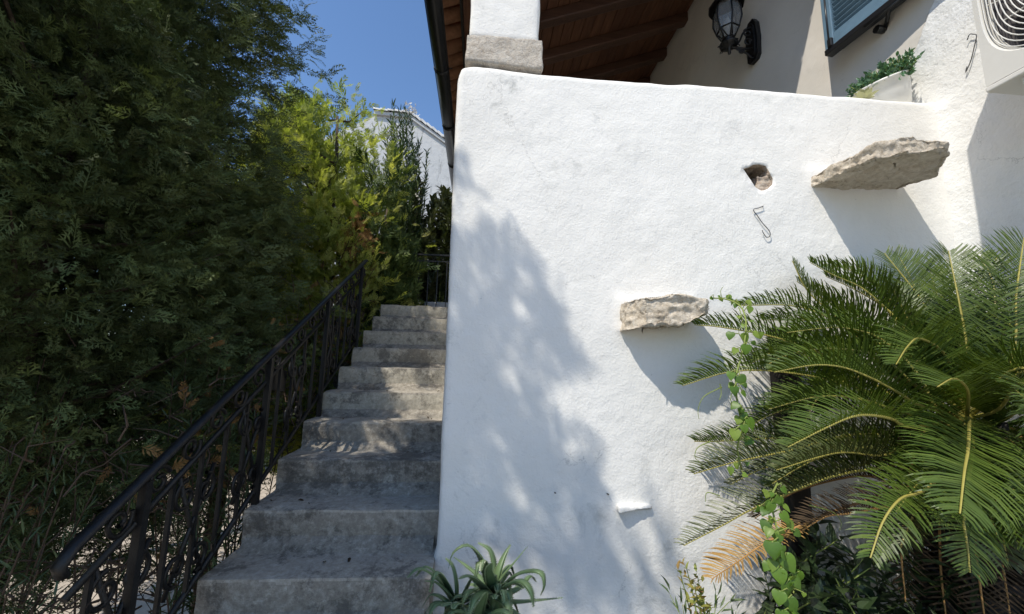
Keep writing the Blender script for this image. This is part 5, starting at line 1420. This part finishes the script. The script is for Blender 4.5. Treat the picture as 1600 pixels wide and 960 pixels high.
A(R1, [(775, 935, 1.54), (785, 945, 1.46), (790, 970, 1.42)], .022)
A(R1, [(745, 905, 1.72), (722, 885, 1.78), (700, 870, 1.82)], .013)
A(R1, [(800, 920, 1.66), (820, 900, 1.72), (830, 910, 1.76)], .013)
A(R1, [(760, 910, 1.56), (756, 890, 1.50), (760, 880, 1.48)], .018)
R2 = (705, 945, 1.62)
A(R2, [(690, 925, 1.58), (672, 910, 1.54), (655, 908, 1.52)], .017)
A(R2, [(706, 915, 1.62), (700, 885, 1.63), (688, 872, 1.64)], .014)
A(R2, [(718, 925, 1.60), (728, 905, 1.58), (745, 890, 1.56)], .015)
A(R2, [(690, 945, 1.54), (672, 945, 1.50), (662, 962, 1.48)], .018)
A(R2, [(700, 955, 1.52), (690, 965, 1.48), (684, 985, 1.46)], .018)
A(R2, [(715, 950, 1.52), (722, 960, 1.46), (728, 985, 1.44)], .018)
A(R2, [(696, 930, 1.66), (682, 900, 1.70), (668, 893, 1.73)], .012)
A(R2, [(722, 935, 1.55), (738, 930, 1.50), (752, 945, 1.47)], .016)
R3 = (735, 985, 1.55)
A(R3, [(720, 960, 1.48), (700, 955, 1.44), (690, 972, 1.42)], .018)
A(R3, [(760, 960, 1.46), (780, 955, 1.40), (800, 972, 1.38)], .020)
A(R3, [(740, 955, 1.48), (748, 935, 1.44), (752, 925, 1.42)], .017)
A(R3, [(790, 975, 1.50), (830, 965, 1.48), (860, 962, 1.46)], .014)
for i in range(22):
    rt = (R1, R1, R2, R3)[i % 4]; a_ = i*2.399; sp = r2.uniform(35, 75); up = r2.uniform(10, 75); Yq = rt[2]-.10*math.cos(a_)
    A(rt, [(rt[0]+math.sin(a_)*sp*.5, rt[1]-up*.55, (rt[2]+Yq)/2), (rt[0]+math.sin(a_)*sp, rt[1]-up*.8, Yq), (rt[0]+math.sin(a_)*sp*1.35, rt[1]-up*.55+r2.uniform(-10, 25), Yq-.03)], r2.uniform(.012, .019))
for i in range(20):
    rt = ((765, 968, 1.60), (712, 972, 1.57))[i % 2]; a_ = i*2.399; sp = r2.uniform(30, 62); up = r2.uniform(0, 45); Yq = rt[2]-.12*math.cos(a_)
    A(rt, [(rt[0]+math.sin(a_)*sp*.5, rt[1]-up*.6-8, (rt[2]+Yq)/2), (rt[0]+math.sin(a_)*sp, rt[1]-up, Yq), (rt[0]+math.sin(a_)*sp*1.35, rt[1]-up*.7+r2.uniform(-5, 25), Yq-.03)], r2.uniform(.012, .018))
m_ = MB()
for rt in (R1, R2, R3):
    p = Vector(at(*rt[:2], 1, rt[2])); m_.tube([(p.x, p.y, 0.33), tuple(p)], [0.03, 0.024], 8)
m_.build("stem", M['twig'], aloe)

# ---------------------------------------------------------------- small plants
tips = [at(x, y, 1, Y) for x, y, Y in [(1072, 884, 1.74), (1090, 900, 1.73), (1084, 912, 1.72), (1100, 935, 1.72), (1062, 892, 1.75), (1110, 948, 1.72)]]
stems_shrub("wild_weed", tuple(at(1100, 1000, 1, 1.74)*np.array([1, 1, 0])+np.array([0, 0, .36])), tips, "straggly weed with reddish and yellow leaves under the dry frond", "weed", LEAF_WIDE, M['weed'], 0.036, 0.022, 2, 55, 41, bend=0.02, start=0.6, stem_r=.005, base_sig=.03)
tips = [at(x, y, 1, Y) for x, y, Y in [(1047, 930, 1.7), (1066, 945, 1.7), (1120, 930, 1.68), (1140, 940, 1.66), (1150, 955, 1.66)]]
stems_shrub("onion_weed", tuple(at(1090, 1000, 1, 1.68)*np.array([1, 1, 0])+np.array([0, 0, .36])), tips, "thin green blades of weed at the bottom edge before the wall", "weed", LEAF_LONG, M['oleander'], 0.06, 0.06, 2, 25, 42, bend=0.02, start=0.75, stem_r=.003, base_sig=.06)
tips = [(x, y, z) for x, y, z in [(r2.uniform(1.25, 1.62), r2.uniform(1.5, 1.88), r2.uniform(.5, .93)) for _ in range(22)]]
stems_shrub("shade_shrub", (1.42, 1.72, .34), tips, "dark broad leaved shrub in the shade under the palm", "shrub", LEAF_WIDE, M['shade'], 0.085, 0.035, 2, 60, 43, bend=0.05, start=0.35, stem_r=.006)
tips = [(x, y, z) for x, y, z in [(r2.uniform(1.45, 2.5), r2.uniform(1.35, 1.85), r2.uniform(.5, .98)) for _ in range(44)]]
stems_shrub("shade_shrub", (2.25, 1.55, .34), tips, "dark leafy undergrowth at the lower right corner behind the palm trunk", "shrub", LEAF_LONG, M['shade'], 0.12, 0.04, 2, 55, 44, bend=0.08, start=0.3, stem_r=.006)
lt = MB()
for i in range(260):
    c = Vector((r2.uniform(1.1, 2.7), r2.uniform(1.0, 1.9), 0.365+abs(r2.gauss(0, .03)))); a = r2.uniform(0, 6.28); L = r2.uniform(.05, .25)
    d = Vector((math.cos(a), math.sin(a), r2.uniform(-.05, .4))).normalized()*L
    lt.tint = r2.random(); lt.tube([c, c+d*.5+Vector((0, 0, .01)), c+d], [.004, .004, .0015], 4, False)
lo_ = lt.build("leaf_litter", M['twig'], None, (1.9, 1.5, .36)); tag(lo_, "dry fallen twigs and frond stalks on the dark soil under the palm", "litter", None, 'stuff')

# plant in the pot: short fleshy sprigs
rng = np.random.default_rng(50)
pp_ = empty("pot_plant", tuple(pc+tilt @ Vector((0, 0, .16))), "dense green fleshy leaved plant growing in the white enamel pot", "plant")
P, D, T = [], [], []; stt = MB()
for i in range(210):
    a = rng.random()*6.28; r = 0.115*math.sqrt(rng.random()); b = pc+tilt @ Vector((r*math.cos(a), r*math.sin(a), .15))
    tip = np.array(b)+np.array([r*.25*math.cos(a)+rng.normal(0, .015)+.0, r*.45*math.sin(a)+rng.normal(0, .02), .075+.09*rng.random()+.03*(b.x-pc.x)/.16])
    c = cat_rom([np.array(b), (np.array(b)+tip)/2+rng.normal(0, .006, 3), tip], 7); stt.tube(c.tolist(), 0.0022, 4, False); tone = rng.normal(.5, .2)
    for q in c[2:]:
        for s_ in range(3): P.append(q); D.append(rng.normal(size=3)*.8+unit(tip-np.array(b))*.7); T.append(np.clip(tone+rng.normal(0, .12), 0, 1))
for i in range(7):                                     # a sprig hanging over the rim
    b = np.array(pc+tilt @ Vector((-.02, -.128, .195))); q = b+np.array([-.006*i+.004, -.016, -.008*i]); P.append(q); D.append(np.array([rng.normal(0, .5), -.2, -1])); T.append(.3)
P = np.array(P); foliage("foliage", [leafblade(1, .22, .3, .2)], P, frames(np.array(D)), np.full(len(P), .030)*rng.uniform(.7, 1.2, len(P)), np.array(T), M['jade'], pp_)
stt.build("stem", M['vine_stem'], pp_)['kind'] = 'stuff'
su = empty("succulent_rosette", (2.345, 2.07, PZ), "small pale yellow succulent rosette left of the enamel pot", "succulent")
first = None
for ring, (n, L, el) in enumerate(((7, .085, .35), (6, .07, .8), (4, .05, 1.2))):
    for i in range(n):
        a = 2*math.pi*i/n+ring*.5
        me = VM[0]
        if first is None:
            V, Fq = leafblade(1, .26, .35, -.1); m_ = MB(); m_.add(V, [tuple(dict.fromkeys(f)) for f in Fq.tolist()], True); first = m_.build("leaf", M['pale'], su, (0, 0, 0)); o = first; o.location = Vector((0, 0, .028+.012*ring))
        else:
            o = first.copy(); COL.objects.link(o); o.parent = su; o.location = Vector((0, 0, .028+.012*ring))
        o.rotation_euler = (0, -el, a); o.scale = (L, L, L*1.0)
MB().lathe([(0, 0), (.02, 0), (.022, .03), (0, .04)], (2.345, 2.07, PZ-.004), 8).build("stem", M['vine_stem'], su)

# alike things share a group
for stem_, g_ in (("cypress_tree", "dark cypresses on the left"), ("golden_cypress", "golden cypresses behind the handrail"), ("climbing_vine", "climbing vines by the palm"), ("shade_shrub", "shrubs in the shade under the palm")):
    for o in S.objects:
        if o.parent is None and o.name.split('.')[0] == stem_: o['group'] = g_
